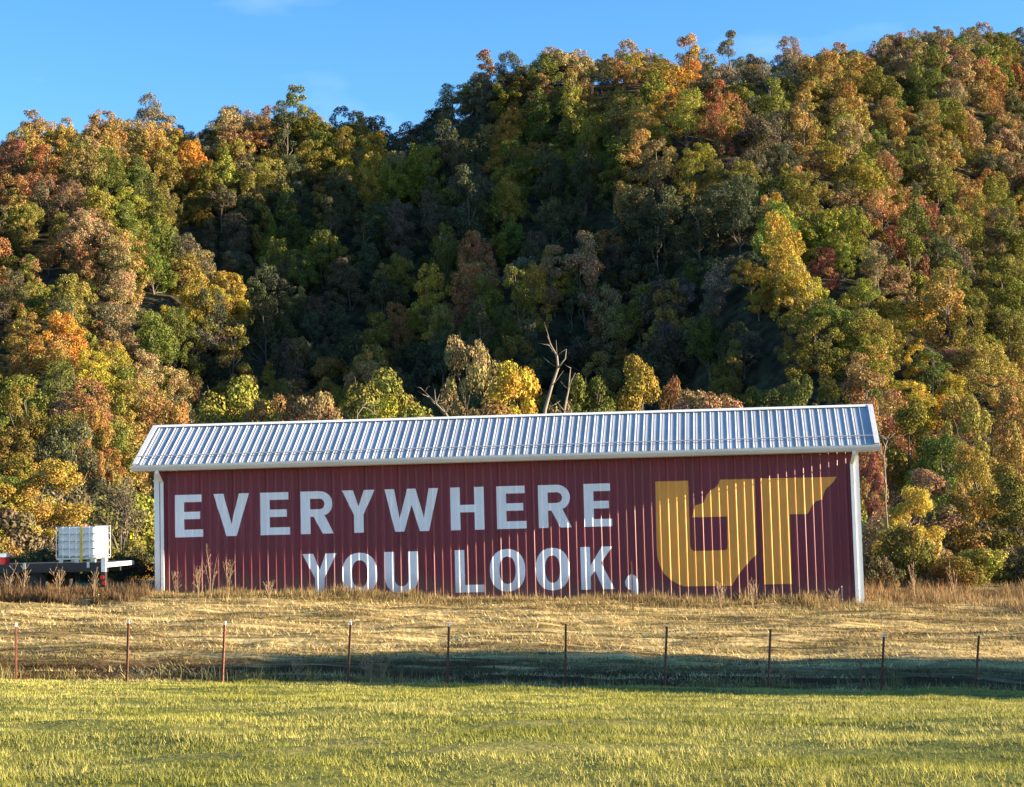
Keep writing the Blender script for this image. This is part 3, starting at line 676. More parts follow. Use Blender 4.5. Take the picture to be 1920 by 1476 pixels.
def proto(key, shape, seed, n, leaf, spread=0.3, twigs=0, count=11, rad=0.055):
    rng = np.random.default_rng(seed); lobes = make_lobes(rng, shape)
    V, F, v, lob = leaf_cloud(rng, lobes, n, leaf, spread)
    me = np_mesh('crown', V, F, False, {'v': ('FLOAT', 'FACE', v), 'lobe': ('FLOAT', 'FACE', lob)}); me.materials.append(M['leaf'])
    mb = limb_mesh(rng, lobes, count=count, twigs=twigs, rad=rad); tm = pydata('trunk', mb.v, mb.f, True); tm.materials.append(M['bark'])
    lo = leaf_cloud(np.random.default_rng(seed + 500), lobes, 5000, leaf * 1.3, spread)
    PROTO[key] = (me, tm, lo, shape, lobes)
for i in range(6): proto(('hill', i), 'canopy', 100 + i, 9500, 0.052, 0.5)
for i in range(6, 8): proto(('hill', i), 'broad', 100 + i, 8500, 0.054, 0.45)
for i in range(8, 10): proto(('hill', i), 'tall', 100 + i, 7000, 0.056, 0.45)
proto(('hill', 10), 'pointed', 110, 7000, 0.055, 0.45)
for i in range(11, 14): proto(('hill', i), 'sparse', 100 + i, 3200, 0.050, 0.8, 6, 22)
for i in range(3): proto(('near', i), 'canopy', 200 + i, 19000, 0.043, 0.5, 2, 22, 0.045)
for i in range(3, 5): proto(('near', i), 'tall', 200 + i, 13000, 0.050, 0.42, 2, 16, 0.045)
proto(('near', 5), 'broad', 205, 15000, 0.050, 0.42, 2, 20, 0.045)
proto(('near', 6), 'bush', 206, 11000, 0.058, 0.5, 2, 16, 0.03)
proto(('near', 7), 'sparse', 207, 2600, 0.050, 0.8, 9, 22, 0.05)
proto(('near', 8), 'bush', 208, 10000, 0.060, 0.5, 2, 16, 0.03)

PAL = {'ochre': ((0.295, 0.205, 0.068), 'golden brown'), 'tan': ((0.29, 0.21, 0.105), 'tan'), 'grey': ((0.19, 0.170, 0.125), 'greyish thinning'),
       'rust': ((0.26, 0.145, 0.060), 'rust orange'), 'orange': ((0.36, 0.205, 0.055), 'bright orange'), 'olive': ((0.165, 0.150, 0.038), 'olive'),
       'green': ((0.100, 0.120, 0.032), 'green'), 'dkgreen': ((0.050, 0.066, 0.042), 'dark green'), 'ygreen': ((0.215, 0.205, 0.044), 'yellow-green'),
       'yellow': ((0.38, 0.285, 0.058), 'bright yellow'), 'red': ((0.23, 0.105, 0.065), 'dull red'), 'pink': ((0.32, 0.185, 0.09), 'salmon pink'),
       'brown': ((0.112, 0.090, 0.064), 'dark brown'), 'dkolive': ((0.076, 0.078, 0.044), 'dark olive')}  # dark tints also hold the hollow's shade and bluish haze in their colour
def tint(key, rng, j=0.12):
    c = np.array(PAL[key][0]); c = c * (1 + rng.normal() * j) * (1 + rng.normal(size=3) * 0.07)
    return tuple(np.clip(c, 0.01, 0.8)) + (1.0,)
def plant_tree(name, key, loc, s, sz, rz, color, bark=None):
    me, tm, _, shape, _l = PROTO[key]
    e = empty(name, loc, rz); e.scale = (s, s, sz)
    t = link('trunk', tm, None, e); c = link('crown', me, None, e); c.color = color
    return e

# colour of the woods as the photograph shows it, the hollow's shade included: (px, py, colour)
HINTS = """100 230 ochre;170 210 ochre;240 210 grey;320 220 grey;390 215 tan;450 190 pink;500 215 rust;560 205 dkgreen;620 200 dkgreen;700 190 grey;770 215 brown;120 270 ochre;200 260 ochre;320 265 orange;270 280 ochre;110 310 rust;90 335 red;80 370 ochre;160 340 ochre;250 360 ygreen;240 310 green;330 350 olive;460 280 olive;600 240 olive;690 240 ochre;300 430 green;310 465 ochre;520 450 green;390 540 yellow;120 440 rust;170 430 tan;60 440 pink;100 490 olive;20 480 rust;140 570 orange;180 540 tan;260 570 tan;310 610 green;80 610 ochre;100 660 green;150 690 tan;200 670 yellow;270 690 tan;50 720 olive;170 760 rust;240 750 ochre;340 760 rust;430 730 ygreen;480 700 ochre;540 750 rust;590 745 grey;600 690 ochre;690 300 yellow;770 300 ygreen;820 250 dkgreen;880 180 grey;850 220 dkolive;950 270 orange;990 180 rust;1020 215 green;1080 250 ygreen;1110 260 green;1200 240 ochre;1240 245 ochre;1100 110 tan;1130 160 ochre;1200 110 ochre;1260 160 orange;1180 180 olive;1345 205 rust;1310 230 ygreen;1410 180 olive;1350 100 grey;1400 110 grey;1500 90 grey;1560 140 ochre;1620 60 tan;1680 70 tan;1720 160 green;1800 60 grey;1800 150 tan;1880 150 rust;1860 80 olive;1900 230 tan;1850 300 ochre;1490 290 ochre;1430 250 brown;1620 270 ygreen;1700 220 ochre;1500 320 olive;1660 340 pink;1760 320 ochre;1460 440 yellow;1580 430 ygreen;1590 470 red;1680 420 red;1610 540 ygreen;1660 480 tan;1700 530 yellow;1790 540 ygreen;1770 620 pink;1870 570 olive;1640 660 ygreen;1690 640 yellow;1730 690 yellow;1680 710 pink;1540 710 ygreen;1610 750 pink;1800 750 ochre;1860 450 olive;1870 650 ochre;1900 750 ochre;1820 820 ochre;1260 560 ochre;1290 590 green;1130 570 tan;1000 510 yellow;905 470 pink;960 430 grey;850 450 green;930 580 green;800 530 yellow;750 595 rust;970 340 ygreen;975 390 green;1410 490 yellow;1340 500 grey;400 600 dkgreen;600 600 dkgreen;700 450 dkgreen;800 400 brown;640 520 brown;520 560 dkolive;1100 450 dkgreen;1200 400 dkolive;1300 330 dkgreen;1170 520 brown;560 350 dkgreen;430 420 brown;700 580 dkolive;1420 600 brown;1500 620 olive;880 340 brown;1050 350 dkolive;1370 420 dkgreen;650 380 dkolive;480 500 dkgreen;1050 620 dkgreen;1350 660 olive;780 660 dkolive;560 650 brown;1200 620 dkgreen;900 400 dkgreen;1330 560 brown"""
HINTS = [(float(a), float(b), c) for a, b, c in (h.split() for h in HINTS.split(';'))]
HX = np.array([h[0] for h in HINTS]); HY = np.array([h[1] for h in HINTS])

# ------------------------------------------------------------------ trees of the hill
hr = np.random.default_rng(5)
cand = []
for yy in np.arange(98, 330, 3.2):
    for xx in np.arange(-110, 150, 3.2):
        x = xx + hr.uniform(-1.7, 1.7); y = yy + hr.uniform(-1.7, 1.7)
        yf = float(hill_feet(np.array(x), np.array(y))); yr = 225 + 0.75 * max(0, min(400, x - 22))
        if y < yf - 3 or y > yr + 16: continue
        z = float(hill(x, y))
        if z < -0.5: continue
        px, py, d = project((x, y, z + 5))
        if px < -130 or px > 2070: continue
        cand.append((x, y, z, px, py))
        if float(bowl(np.array(x), np.array(y))) > 0.25:
            for q in range(1 if hr.random() < 0.35 else 0):
                x2 = x + hr.uniform(-3, 3); y2 = y + hr.uniform(-3, 3); z2 = float(hill(x2, y2)); px2, py2, d2 = project((x2, y2, z2 + 5)); cand.append((x2, y2, z2, px2, py2))
trees = []
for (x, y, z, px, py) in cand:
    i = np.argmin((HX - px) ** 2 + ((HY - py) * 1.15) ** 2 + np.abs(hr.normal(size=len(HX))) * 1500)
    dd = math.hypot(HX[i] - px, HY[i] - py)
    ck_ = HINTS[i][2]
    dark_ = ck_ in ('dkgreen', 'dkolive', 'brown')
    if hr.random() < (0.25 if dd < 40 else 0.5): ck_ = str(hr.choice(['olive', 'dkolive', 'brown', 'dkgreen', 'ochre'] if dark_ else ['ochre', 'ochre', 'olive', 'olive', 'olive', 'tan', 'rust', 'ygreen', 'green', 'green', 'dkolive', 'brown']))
    yr = 225 + 0.75 * max(0, min(400, x - 22)); crest = y > yr - 12
    if crest and hr.random() < 0.12 or (ck_ == 'grey' and not crest): k = int(hr.integers(11, 14))
    elif ck_ in ('green', 'ygreen') and not crest and hr.random() < 0.10: k = 10
    else: k = int(hr.choice([0, 1, 2, 3, 4, 5, 0, 1, 2, 3, 4, 5, 6, 7, 8, 9]))
    s = (1.4 + 1.4 * hr.random() ** 1.8) * (1.15 if k in (8, 9, 10) else 1.0) * (0.8 + 0.2 * min(1.4, y / 170)); sz = s * (hr.uniform(0.95, 1.3) if not crest else hr.uniform(0.75, 0.98) if k > 10 else hr.uniform(0.85, 1.05))
    trees.append(dict(x=x, y=y, z=z, px=px, py=py, col=ck_, k=k, s=s, sz=sz, rz=hr.uniform(0, 6.28), crest=crest, yr=yr))
# taller trees that stand out of the hollow into the sun
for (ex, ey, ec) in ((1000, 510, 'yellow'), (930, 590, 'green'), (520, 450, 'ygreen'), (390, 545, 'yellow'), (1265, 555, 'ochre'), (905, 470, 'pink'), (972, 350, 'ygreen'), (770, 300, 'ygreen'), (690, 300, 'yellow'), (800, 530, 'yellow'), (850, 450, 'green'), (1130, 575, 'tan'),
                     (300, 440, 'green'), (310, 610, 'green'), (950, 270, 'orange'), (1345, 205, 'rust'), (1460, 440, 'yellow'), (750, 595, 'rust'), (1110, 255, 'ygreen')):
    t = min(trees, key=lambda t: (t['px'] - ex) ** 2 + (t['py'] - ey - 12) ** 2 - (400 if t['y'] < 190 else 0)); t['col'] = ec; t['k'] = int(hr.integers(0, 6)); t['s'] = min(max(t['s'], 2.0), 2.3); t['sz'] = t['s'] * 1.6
# how much of each tree shows, on a coarse grid painted from far to near
W_, H_ = 480, 370
buf = np.full((H_, W_), -1, int); gxx, gyy = np.meshgrid(np.arange(W_) * 4 + 2, np.arange(H_) * 4 + 2)
for i in sorted(range(len(trees)), key=lambda i: -trees[i]['y']):
    t = trees[i]; cx, cy, d = project((t['x'], t['y'], t['z'] + 1.45 * t['sz'])); rx = FPX * t['s'] * 0.95 / d; ry = FPX * t['sz'] * 1.0 / d
    t['cx'], t['cy'] = cx, cy
    buf[((gxx - cx) / rx) ** 2 + ((gyy - cy) / ry) ** 2 < 1] = i
buf[(gxx > 250) & (gxx < 1650) & (gyy > 780)] = -1
cnt = np.bincount(buf[buf >= 0], minlength=len(trees))
order = np.argsort(-cnt); single = [int(i) for i in order[:270] if cnt[i] >= 12]; sset = set(single)

COLS = [(200, 'above the trailer'), (315, "above the barn's left corner"), (392, "above the sign's first E"), (476, "above the sign's V"), (554, "above the sign's second E"), (632, "above the sign's first R"),
        (712, "above the sign's upper Y"), (832, "above the sign's W"), (920, "above the sign's H"), (998, "above the sign's third E"), (1082, "above the sign's second R"), (1155, "above the sign's fourth E"),
        (1228, "above the painted comma"), (1325, "above the emblem's left stem"), (1420, "above the emblem's middle"), (1570, "above the emblem's T"), (1665, "above the barn's right corner"), (1790, 'right of the barn'), (9999, 'by the right picture edge')]
def where(t):
    c = next(n for m, n in COLS if t['cx'] < m)
    f = (t['cy'] - np.interp(t['cx'], [p[0] for p in _RP], [p[1] for p in _RP]) - 45) / 640
    b = 'on the skyline' if f < 0.04 else 'just under the skyline' if f < 0.18 else 'high on the hill' if f < 0.36 else 'halfway up the hill' if f < 0.58 else 'low on the hill' if f < 0.8 else "at the hill's foot"
    return b + ' ' + c
SHAPE = {'full': 'full', 'canopy': 'full', 'round': 'rounded', 'broad': 'spreading', 'tall': 'tall', 'pointed': 'pointed', 'sparse': 'thin-leaved'}
byl = {}
for i in single:
    t = trees[i]; t['label'] = '%s %s tree %s' % (PAL[t['col']][1].replace(' thinning', ''), SHAPE[PROTO[('hill', t['k'])][3]], where(t)); byl.setdefault(t['label'], []).append(t)
ORD = ['first', 'second', 'third', 'fourth', 'fifth', 'sixth', 'seventh']
for lb, ts in byl.items():
    if len(ts) == 1: continue
    ts.sort(key=lambda t: t['cx'])
    for j, t in enumerate(ts):
        t['label'] = lb + (', left one' if j == 0 else ', right one') if len(ts) == 2 else lb + ', %s from left' % ORD[j]
tr_rng = np.random.default_rng(21)
for i in single:
    t = trees[i]
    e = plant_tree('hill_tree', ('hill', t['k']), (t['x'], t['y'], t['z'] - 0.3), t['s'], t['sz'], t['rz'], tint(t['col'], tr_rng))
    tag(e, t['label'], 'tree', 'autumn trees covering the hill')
# the rest of the wood: one mass of crowns on points
kinds = bpy.data.collections.new('crown_kinds')
for k in range(14):
    V, F, v, lob = PROTO[('hill', k)][2]
    me = np_mesh('crown_kind', V, F, False, {'v': ('FLOAT', 'FACE', v), 'lobe': ('FLOAT', 'FACE', lob)}); me.materials.append(M['leaf_wood'])
    kinds.objects.link(bpy.data.objects.new('crown_kind_%02d' % k, me))
rest = [t for i, t in enumerate(trees) if i not in sset and not (cnt[i] == 0 and t['y'] > t['yr'] + 6)]
pm = bpy.data.meshes.new('forest'); pm.vertices.add(len(rest)); pm.vertices.foreach_set('co', np.array([(t['x'], t['y'], t['z'] - 0.3) for t in rest], np.float32).ravel())
pm.attributes.new('kind', 'INT', 'POINT').data.foreach_set('value', np.array([t['k'] for t in rest], np.int32))
pm.attributes.new('turn', 'FLOAT_VECTOR', 'POINT').data.foreach_set('vector', np.array([(0, 0, t['rz']) for t in rest], np.float32).ravel())
pm.attributes.new('grow', 'FLOAT_VECTOR', 'POINT').data.foreach_set('vector', np.array([(t['s'], t['s'], t['sz']) for t in rest], np.float32).ravel())
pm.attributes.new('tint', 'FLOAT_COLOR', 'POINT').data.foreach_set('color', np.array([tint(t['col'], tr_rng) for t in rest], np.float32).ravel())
fo = link('forest', pm); tag(fo, 'dense autumn wood filling the gaps between the hill trees', 'forest', kind='stuff')
ng = bpy.data.node_groups.new('forest_crowns', 'GeometryNodeTree')
ng.interface.new_socket('Geometry', in_out='INPUT', socket_type='NodeSocketGeometry'); ng.interface.new_socket('Geometry', in_out='OUTPUT', socket_type='NodeSocketGeometry')
gi, go = ng.nodes.new('NodeGroupInput'), ng.nodes.new('NodeGroupOutput'); ip = ng.nodes.new('GeometryNodeInstanceOnPoints'); ci_ = ng.nodes.new('GeometryNodeCollectionInfo')
ci_.inputs['Collection'].default_value = kinds; ci_.inputs['Separate Children'].default_value = True; ci_.inputs['Reset Children'].default_value = True
def named(an, ty):
    n_ = ng.nodes.new('GeometryNodeInputNamedAttribute'); n_.data_type = ty; n_.inputs['Name'].default_value = an; return n_.outputs['Attribute']
er = ng.nodes.new('FunctionNodeEulerToRotation'); ng.links.new(named('turn', 'FLOAT_VECTOR'), er.inputs[0])
ng.links.new(gi.outputs[0], ip.inputs['Points']); ng.links.new(ci_.outputs[0], ip.inputs['Instance']); ip.inputs['Pick Instance'].default_value = True
ng.links.new(named('kind', 'INT'), ip.inputs['Instance Index']); ng.links.new(er.outputs[0], ip.inputs['Rotation']); ng.links.new(named('grow', 'FLOAT_VECTOR'), ip.inputs['Scale'])
ng.links.new(ip.outputs[0], go.inputs[0])
md = fo.modifiers.new('crowns', 'NODES'); md.node_group = ng
print('hill trees', len(single), 'mass', len(rest))

# ------------------------------------------------------------------ trees around the barn: (px, top py, distance, half-width px, colour, prototype, label)
NEAR = [
    (62, 846, 62, 92, 'ygreen', 0, 'full yellow-green tree behind the trailer and tote'),
    (-60, 880, 60, 80, 'ygreen', 2, 'yellow-green tree cut by the left picture edge'),
    (228, 845, 57, 66, 'brown', 7, "bare-branched brown tree beside the barn's left corner"),
    (130, 770, 80, 80, 'dkolive', 1, 'dark tree rising behind the yellow-green one by the trailer'),
    (1745, 868, 62, 64, 'tan', 3, "tan pink tall tree right of the barn's right corner"),
    (1690, 898, 57, 62, 'yellow', 0, 'golden yellow tree touching the right barn corner'),
    (1762, 795, 74, 75, 'green', 2, 'green tree standing behind the tan one right of the barn'),
    (1845, 815, 68, 66, 'ochre', 1, 'ochre tree with full crown right of the green one'),
    (1905, 850, 62, 60, 'olive', 4, 'olive tall tree at the right picture edge'),
    (1700, 960, 54, 60, 'olive', 6, 'olive bushy thicket beside the right barn corner'),
    (1835, 1010, 56, 66, 'ygreen', 6, 'bright yellow-green bush low in the right-hand thicket'),
    (1650, 1062, 52, 30, 'orange', 8, 'small orange-yellow bush hugging the right barn corner'),
    (1775, 1040, 57, 50, 'dkgreen', 8, 'dark green bush between the thicket and the yellow-green bush'),
    (1910, 1020, 60, 50, 'dkolive', 8, 'dark olive bush under the tall tree at right edge'),
    (1642, 840, 66, 22, 'red', 3, 'slim red-leaved sapling peeping past the right roof corner'),
    (242, 1042, 53, 50, 'yellow', 8, 'low yellow bush between the trailer and the barn'),
    (45, 1036, 56, 55, 'orange', 8, 'low orange bush behind the trailer deck'),
    (722, 668, 88, 88, 'olive', 5, "olive spreading tree above the roof over the sign's Y"),
    (758, 726, 80, 58, 'yellow', 0, 'yellow tree just above the roof before the olive spreading one'),
    (885, 614, 96, 58, 'tan', 1, 'tan tree standing left behind the golden one above the roof'),
    (955, 652, 90, 62, 'yellow', 2, 'tall golden tree above the middle of the roof'),
    (930, 734, 80, 84, 'rust', 5, 'low rust orange tree just above the middle of the roof'),
    (1066, 680, 95, 40, 'tan', 7, 'thin tan tree behind the bare pale snags'),
    (1112, 684, 90, 56, 'green', 0, 'green tree right of the bare pale snags'),
    (1208, 654, 92, 42, 'ygreen', 3, 'yellow-green upright tree above the roof right of the snags'),
    (1250, 690, 98, 34, 'rust', 1, 'small rust tree behind the yellow-green upright one'),
    (1302, 708, 86, 66, 'tan', 2, "tan rounded tree above the roof over the emblem"),
    (450, 684, 100, 78, 'ygreen', 5, "yellow-green spreading tree above the roof over the sign's V"),
    (535, 720, 96, 52, 'rust', 1, 'rust tree right of the yellow-green spreading one above the roof'),
    (615, 712, 98, 48, 'tan', 2, 'greyish tan tree left of the olive spreading one above the roof'),
    (1620, 730, 90, 48, 'pink', 1, 'pinkish tree just above the right end of the roof'),
    (330, 735, 92, 55, 'rust', 0, 'rust brown tree above the left end of the roof'),
    (150, 740, 95, 55, 'rust', 1, 'rust tree high behind the dark one by the trailer'),
    (1530, 690, 100, 52, 'green', 0, 'green tree above the right half of the roof'),
    (1440, 740, 98, 50, 'dkolive', 2, "dark olive tree above the roof over the emblem's T"),
    (1810, 720, 92, 62, 'ochre', 1, 'tall ochre tree behind the thicket right of the barn'),
    (1715, 740, 96, 55, 'olive', 3, 'olive upright tree behind the green one right of the barn'),
    (1900, 700, 96, 60, 'ochre', 2, 'ochre tree low at the right edge behind the thicket'),
]
nr = np.random.default_rng(77)
for (px, ptop, Y, hw, col, k, lb) in NEAR:
    base = at(px, 1000, Y); gz_ = max(float(ground(base[0], Y)), float(hill(base[0], Y)) if Y > 78 else -9)
    hgt = at(px, ptop, Y)[2] - gz_; s = hw / FPX * Y / {'tall': 0.72, 'sparse': 0.9}.get(PROTO[('near', k)][3], 0.98)
    full = {'canopy': 2.35, 'full': 2.4, 'round': 2.45, 'broad': 2.2, 'tall': 2.95, 'bush': 1.42, 'sparse': 2.5}[PROTO[('near', k)][3]]
    e = plant_tree('bush' if 'bush' in PROTO[('near', k)][3] else 'tree', ('near', k), (base[0], Y, gz_ - 0.15), s * (1.4 if Y > 76 and 400 < px < 1400 else 1.0), hgt / full, nr.uniform(0, 6.28), tuple(min(0.75, c_ * (1.25 if Y < 70 and col in ('ygreen', 'yellow') else 1.0)) for c_ in tint(col, nr, 0.06)[:3]) + (1.0,))
    tag(e, lb, 'bush' if 'bush' in PROTO[('near', k)][3] else 'tree', 'trees and bushes around the barn')

# tangled undergrowth at the edge of the wood
ur = np.random.default_rng(91); VV, FF, vv, ll, tt, off = [], [], [], [], [], 0
for q in range(175):
    y = ur.uniform(60, 100); x = ur.uniform(-0.36, 0.36) * y
    if q < 46: y = ur.uniform(47, 56); x = -ur.uniform(0.235, 0.38) * y if q < 34 else ur.uniform(0.225, 0.36) * y
    elif abs(x) < 9.5 * y / 60 and y < 78: continue
    V, F, v, lob = PROTO[('near', 6 if q % 2 else 8)][2]; s_ = ur.uniform(0.55, 0.95) if q < 46 else ur.uniform(1.0, 2.1); a = ur.uniform(0, 6.28); c, s2 = math.cos(a), math.sin(a)
    z = max(float(ground(x, y)), float(hill(x, y)) if y > 80 else -9) - 0.1
    VV.append(np.stack([(V[:, 0] * c - V[:, 1] * s2) * s_ + x, (V[:, 0] * s2 + V[:, 1] * c) * s_ + y, V[:, 2] * s_ * ur.uniform(0.8, 1.3) + z], 1)); FF.append(F + off); off += len(V)
    vv.append(v); ll.append(lob); tt.append(np.tile(tint(ur.choice(['olive', 'brown', 'dkolive', 'ochre', 'ygreen', 'tan'] if q >= 46 else ['olive', 'brown', 'dkolive', 'ochre']), ur), (len(F), 1)))
me = np_mesh('undergrowth', np.concatenate(VV), np.concatenate(FF), False, {'v': ('FLOAT', 'FACE', np.concatenate(vv)), 'lobe': ('FLOAT', 'FACE', np.concatenate(ll)), 'tint': ('FLOAT_COLOR', 'FACE', np.concatenate(tt))})
tag(link('undergrowth', me, M['leaf_mass']), 'tangled brown and olive undergrowth along the edge of the wood', 'undergrowth', kind='stuff')

# bare pale snags above the roof
SNAGS = [([(1018, 800), (1022, 768), (1034, 725), (1046, 690), (1044, 668), (1033, 648), (1026, 630)], [0.16, .15, .13, .12, .10, .07, .03], 78, [((1046, 690), (1060, 672), (1062, 655))], 'crooked pale dead trunk leaning above the middle of the roof'),
         ([(1056, 800), (1058, 770), (1066, 730), (1068, 705), (1070, 690)], [.10, .09, .075, .05, .025], 77, [((1052, 785), (1050, 765), (1047, 755))], 'thin straight pale snag right of the crooked dead trunk'),
         ([(850, 800), (836, 776), (818, 758), (805, 745), (797, 735)], [.10, .09, .08, .06, .03], 79, [((818, 758), (816, 745), (815, 730))], 'pale dead branch leaning left above the roof'),
         ([(668, 800), (670, 778), (680, 764), (690, 766), (702, 776)], [.05, .045, .04, .03, .02], 77, [((703, 795), (708, 775), (712, 762))], 'small hooked bare branch peeking over the roof at left'),
         ([(1660, 940), (1661, 910), (1659, 880), (1657, 858), (1660, 838), (1664, 826)], [.05, .05, .045, .04, .03, .02], 56, [((1657, 858), (1653, 850), (1650, 842))], "slender pale sapling stem beside the barn's right corner")]
for pts, rad, Y, br, lb in SNAGS:
    b0 = at(pts[0][0], pts[0][1], Y); gz_ = float(ground(b0[0], Y))
    rad = [r_ * 0.6 for r_ in rad]
    P = [(b0[0] + 0.15, Y + 0.2, gz_ - 0.2)] + [tuple(at(a, b, Y + 0.12 * i)) for i, (a, b) in enumerate(pts)]
    mb = MB().tube(P, [rad[0] * 1.5] + rad, 7)
    o = mb.build('dead_tree', M['snag'], None, True); tag(o, lb, 'dead tree', 'bare dead wood by the barn')
    sr = random.Random(int(pts[0][0]))
    for q in range(9):
        i0 = sr.randint(2, len(P) - 1); p0 = Vector(P[i0]); d_ = Vector((sr.uniform(-1, 1), sr.uniform(-0.6, 0.6), sr.uniform(0.1, 1.0))).normalized() * sr.uniform(0.35, 1.0) * (0.4 + rad[0] * 9)
        MB().tube([p0, p0 + d_ * 0.5 + Vector((0, 0, sr.uniform(-0.05, 0.1))), p0 + d_], [0.022, 0.014, 0.006], 4).build('branch', M['snag'], o, True)
    for q in br:
        MB().tube([tuple(at(a, b, Y + 0.2)) for a, b in q], [rad[2] * 0.6, rad[2] * 0.45, 0.012], 5).build('branch', M['snag'], o, True)

# a dense group of cedars beyond the right of the frame throws the dark band across the field
CEDAR = ['dark cedar bush nearest the fence end off the right of the field', 'tall dark cedar behind the nearest one off the right', 'dark cedar on the grass side off the right of the field', 'tallest dark cedar off the right of the field', 'farthest dark cedar off the right, on the hay side']
for ci, (x, y, s, sz, k) in enumerate(((17.5, 29.4, 2.3, 2.5, 8), (21.0, 30.3, 2.4, 2.9, 6), (20.0, 26.9, 2.2, 2.4, 8), (24.5, 28.4, 2.6, 3.3, 6), (25.0, 31.0, 2.2, 3.1, 8))):
    e = plant_tree('cedar_bush', ('near', k), (x, y, float(ground(x, y)) - 0.1), s, sz * 1.9, nr.uniform(0, 6.28), tint('dkgreen', nr))
    tag(e, CEDAR[ci], 'bush', 'cedars beyond the right of the field')

# ------------------------------------------------------------------ grass, hay, weeds
def blades(name, P, az, lean, length, width, col, mat, label, seg=1, curl=0.35):
    n = len(P); d = np.stack([np.cos(az), np.sin(az), np.zeros(n)], 1); side = np.stack([-np.sin(az), np.cos(az), np.zeros(n)], 1)
    up = np.array([0, 0, 1.0])
    tip = P + d * (np.sin(lean) * length)[:, None] + up * (np.cos(lean) * length)[:, None]
    w = side * (width * 0.5)[:, None]
    if seg == 1:
        V = np.stack([P - w, P + w, tip], 1).reshape(-1, 3); F = np.arange(3 * n).reshape(n, 3)
    else:
        mid = P + d * (np.sin(lean) * length * 0.40)[:, None] + up * (np.cos(lean) * length * 0.62)[:, None]
        V = np.stack([P - w, P + w, mid + w * 0.8, mid - w * 0.8, tip + w * 0.15, tip - w * 0.15], 1).reshape(-1, 3)
        i = np.arange(n)[:, None] * 6
        F = np.concatenate([i + [0, 1, 2, 3], i + [3, 2, 4, 5]], 0); col = np.concatenate([col, col], 0)
    C4 = np.concatenate([col, np.ones((len(col), 1))], 1)
    me = np_mesh(name, V, F, False, {'tint': ('FLOAT_COLOR', 'FACE', C4)})
    return tag(link(name, me, mat), label, name.split('_')[-1], kind='stuff')
g = np.random.default_rng(3)
def scatter(n, y0, y1, p, half=lambda y: 0.37 * y + 2.0):
    y = (y0 ** p + g.random(n) * (y1 ** p - y0 ** p)) ** (1 / p); x = (g.random(n) * 2 - 1) * half(y)
    return x, y
def mixc(a, b, t): return np.array(a)[None] * (1 - t[:, None]) + np.array(b)[None] * t[:, None]
# green turf
n = 480000
x, y = scatter(n, 8.2, 30.3, 1.0)
clump = vnoise(x * 2.2, y * 2.2, 31); patch = vnoise(x * 0.35 + 9, y * 0.6, 32); fine = vnoise(x * 7, y * 7, 33)
keep = g.random(n) < 0.35 + 0.9 * clump * (0.4 + fine); x, y, clump, patch, fine = (a[keep] for a in (x, y, clump, patch, fine)); n = len(x)
P = np.stack([x, y, ground(x, y) - 0.01], 1)
k = np.clip(patch * 1.3 - 0.25 + g.normal(size=n) * 0.22, 0, 1); q = np.clip(0.45 * g.random(n) + 0.5 * (fine - 0.35) + 0.9 * (vnoise(x * 0.55 + 20, y * 0.9, 36) - 0.55), 0, 1)
col = mixc((0.175, 0.185, 0.034), (0.40, 0.365, 0.078), k); col = col * (1 - q[:, None]) + np.array((0.50, 0.43, 0.15))[None] * q[:, None]
col *= g.uniform(0.75, 1.2, n)[:, None]
ln = 0.62 * (0.03 + 0.075 * clump * (0.5 + fine) + 0.03 * g.random(n)) * (0.6 + 0.8 * vnoise(x * 0.8, y * 1.1, 35)); wd = 0.0045 + 0.00033 * y
blades('turf_grass', P, g.uniform(0, 6.28, n), np.abs(g.normal(0.75, 0.35, n)), ln, wd * g.uniform(0.7, 1.4, n), np.clip(col, 0.01, 0.8), M['blade'], 'short green grass in the foreground', 1)
# mown hay
n = 260000
x, y = scatter(n, 29.6, 43.6, 1.0, lambda y: 0.37 * y + 2.5)
row = vnoise(x * 0.5 + 4, y * 2.4, 41); cl = vnoise(x * 1.6, y * 4.5, 42)
keep = (g.random(n) < 0.12 + 1.5 * row * cl) & (y > 30.1 + 0.8 * vnoise(x, y, 43) - 0.4); keep &= g.random(n) > 0.8 * sstep(0.30, 0.5, vnoise(x * 0.3, y * 2.2, 47)) * sstep(29.9, 30.5, y) * (1 - sstep(32.2, 33.4, y)) * sstep(-11, -2, x); keep &= ~((x < -9.8) & (y > 41.2)); x, y, row, cl = (a[keep] for a in (x, y, row, cl)); n = len(x)  # hay thinned along the shadow band so the dark soil shows
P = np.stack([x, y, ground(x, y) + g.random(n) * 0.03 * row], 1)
streak = vnoise(x * 0.22, y * 2.6, 45) * 0.6 + vnoise(x * 0.7 + 5, y * 5.5, 46) * 0.4; ditch_shade = sstep(0.30, 0.5, vnoise(x * 0.3, y * 2.2, 47)) * sstep(29.9, 30.5, y) * (1 - sstep(32.2, 33.4, y)); q = np.clip(g.normal(0.55, 0.25, n) + 3.2 * (streak - 0.46) - 1.2 * ditch_shade, 0, 1)  # hay tint darkened for ditch growth and the shade lying over it
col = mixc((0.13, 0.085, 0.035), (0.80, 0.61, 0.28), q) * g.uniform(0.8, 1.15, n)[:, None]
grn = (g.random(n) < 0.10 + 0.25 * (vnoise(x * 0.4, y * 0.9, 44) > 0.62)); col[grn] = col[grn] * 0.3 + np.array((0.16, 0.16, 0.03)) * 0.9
blades('mown_hay', P, g.uniform(0, 6.28, n), np.clip(g.normal(1.15, 0.3, n), 0.1, 1.5), 0.05 + 0.13 * g.random(n), 0.012 + 0.010 * g.random(n), np.clip(col, 0.01, 0.85), M['blade'], 'dry straw-coloured mown hay on the slope before the barn', 1)
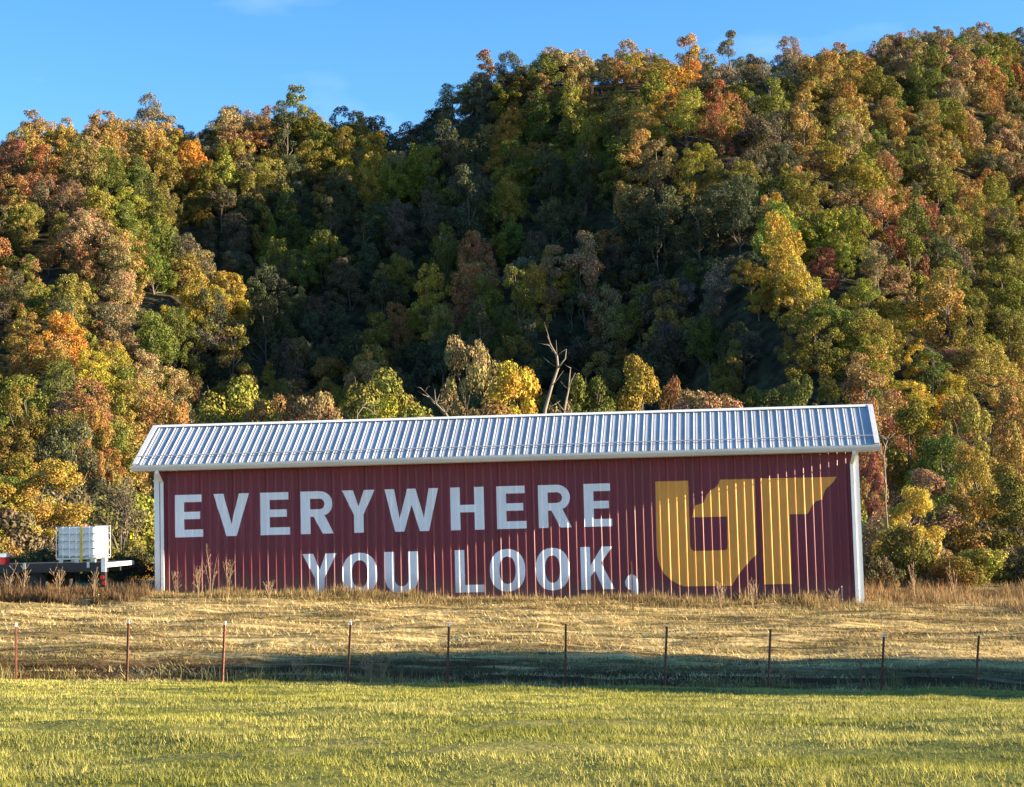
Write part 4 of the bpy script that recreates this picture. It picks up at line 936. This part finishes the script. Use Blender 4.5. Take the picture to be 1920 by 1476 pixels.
# rough dry growth along the barn base, beside it and under the trailer
def wallpt(u, off): return 0 + BU[0] * u + BN[0] * off, 43.7 + BU[1] * u + BN[1] * off
def rough(name, x, y, hmin, hmax, c0, c1, label, lean=0.25, wd=0.011, hn=45):
    dn = vnoise(x * 1.1 + hn, y * 1.6, hn + 1) * 0.6 + vnoise(x * 3.1, y * 4.0, hn + 2) * 0.4
    ok = g.random(len(x)) < np.clip((dn - 0.28) * 3.2, 0.04, 1); x, y = x[ok], y[ok]
    n = len(x); q = np.clip(g.random(n) * 0.6 + 0.6 * vnoise(x * 0.8, y * 1.5, hn + 3) - 0.1, 0, 1); P = np.stack([x, y, ground(x, y) - 0.03], 1)
    hgt = (hmin + (hmax - hmin) * g.random(n) ** 1.6) * (0.25 + 1.2 * vnoise(x * 0.9, y * 0.9, hn) * (0.5 + vnoise(x * 3.3, y * 3.3, hn + 5)))
    return blades(name, P, g.uniform(0, 6.28, n), np.abs(g.normal(lean, 0.3, n)), hgt, wd * g.uniform(0.6, 1.5, n), mixc(c0, c1, q) * g.uniform(0.8, 1.2, n)[:, None], M['blade'], label, 2)
n = 44000; u = g.uniform(-10.6, 10.0, n); o_ = np.abs(g.normal(0.55, 0.55, n)) + 0.06; x, y = wallpt(u, o_)
rough('verge_grass', x, y, 0.05, 0.34, (0.16, 0.11, 0.05), (0.40, 0.29, 0.13), 'rough brown grass along the foot of the barn wall')
n = 46000; x = g.uniform(9.4, 21, n); y = g.uniform(41.2, 50, n)
rough('field_weeds', x, y, 0.06, 0.44, (0.15, 0.10, 0.05), (0.40, 0.28, 0.13), 'tall straw-coloured weeds right of the barn', 0.2, 0.014, 46)
n = 60000; x = g.uniform(-19, -9.9, n); y = 40.9 + 3.4 * g.random(n) ** 1.5
rough('trailer_weeds', x, y, 0.06, 0.46, (0.08, 0.05, 0.03), (0.24, 0.155, 0.08), 'dark brown weeds in front of the trailer', 0.3, 0.012, 47)
n = 9000; x = g.uniform(-12, 13, n); y = 30.2 + np.abs(g.normal(0, 0.35, n))
rough('fence_grass', x, y, 0.06, 0.34, (0.14, 0.13, 0.04), (0.40, 0.32, 0.13), 'longer dry grass along the fence line', 0.35, 0.009, 48)
# single tall dry weeds
def dry_weed(loc, h, seed, label, stems=5, spread=0.25, col='cream_weed'):
    r_ = random.Random(seed); e = empty('dry_weed', loc)
    for s_ in range(stems):
        a = r_.uniform(0, 6.28); L_ = h * r_.uniform(0.65, 1.0); sx, sy = math.cos(a) * spread * r_.uniform(0.3, 1), math.sin(a) * spread * r_.uniform(0.3, 1)
        mb = MB(); pts = [Vector((sx * 0.3 * f + sx * 0.7 * f * f, sy * f, L_ * f - 0.05 * (f == 0))) for f in (0, 0.35, 0.7, 1.0)]
        mb.tube(pts, [0.006, 0.005, 0.004, 0.002], 4, False)
        for b_ in range(r_.randint(2, 9)):
            f = r_.uniform(0.3, 0.95); p0 = Vector((sx * 0.3 * f + sx * 0.7 * f * f, sy * f, L_ * f)); d_ = Vector((r_.uniform(-1, 1), r_.uniform(-1, 1), r_.uniform(0.5, 1.4))).normalized()
            mb.tube([p0, p0 + d_ * 0.09, p0 + d_ * 0.17 + Vector((0, 0, 0.03))], [0.003, 0.0025, 0.006], 4, False)
        mb.build('stem', M['weed'], e)
    tag(e, label, 'weed', 'tall dry weeds'); return e
M['weed'] = plain('dry_stalk', (0.30, 0.20, 0.11), 0.9, 0, 0.25, 6)
WEEDS = [(372, 41.9, 1.15, 'tall dry weed before the wall under the first E'), (396, 42.2, 1.45, 'tallest dry weed clump under the V'), (428, 42.0, 1.25, 'dry weed clump under the right arm of the V'), (330, 42.3, 0.7, 'short dry weed below the first E'),
         (505, 42.3, 0.55, 'short dry weed below the second E'), (1350, 41.8, 0.75, "dry weed tuft below the emblem's bowl"), (1410, 42.0, 0.85, "dry weed tuft between the emblem's two letters"), (1560, 42.0, 0.6, "leaning dry weed right of the emblem's T"),
         (690, 30.6, 0.45, 'dry weed in the shade by the fourth fence post'), (712, 30.8, 0.5, 'dry reddish weed right of the fourth fence post'), (1432, 30.3, 0.42, 'dry weed hugging the eighth fence post'), (1465, 30.6, 0.4, 'dry weed right of the eighth fence post'), (555, 30.7, 0.35, 'small dry weed left of the fourth fence post'),
         (1790, 44.5, 1.0, 'tall dry weed among the straw right of the barn'), (1715, 44.0, 1.1, 'dry weed standing near the right barn corner'), (15, 41.6, 0.95, 'dark dry weed before the trailer at the picture edge'), (45, 41.7, 0.85, 'dry weed before the trailer wheel'), (110, 41.7, 0.8, 'dry weed below the caged tote'), (176, 41.6, 0.9, 'dry weed before the trailer end post')]
for i, (px, Y, h, lb) in enumerate(WEEDS):
    p = at(px, 1100, Y); dry_weed((p[0], Y, float(ground(p[0], Y))), h, 300 + i, lb, 4 + i % 3, 0.18 + 0.1 * (i % 2))
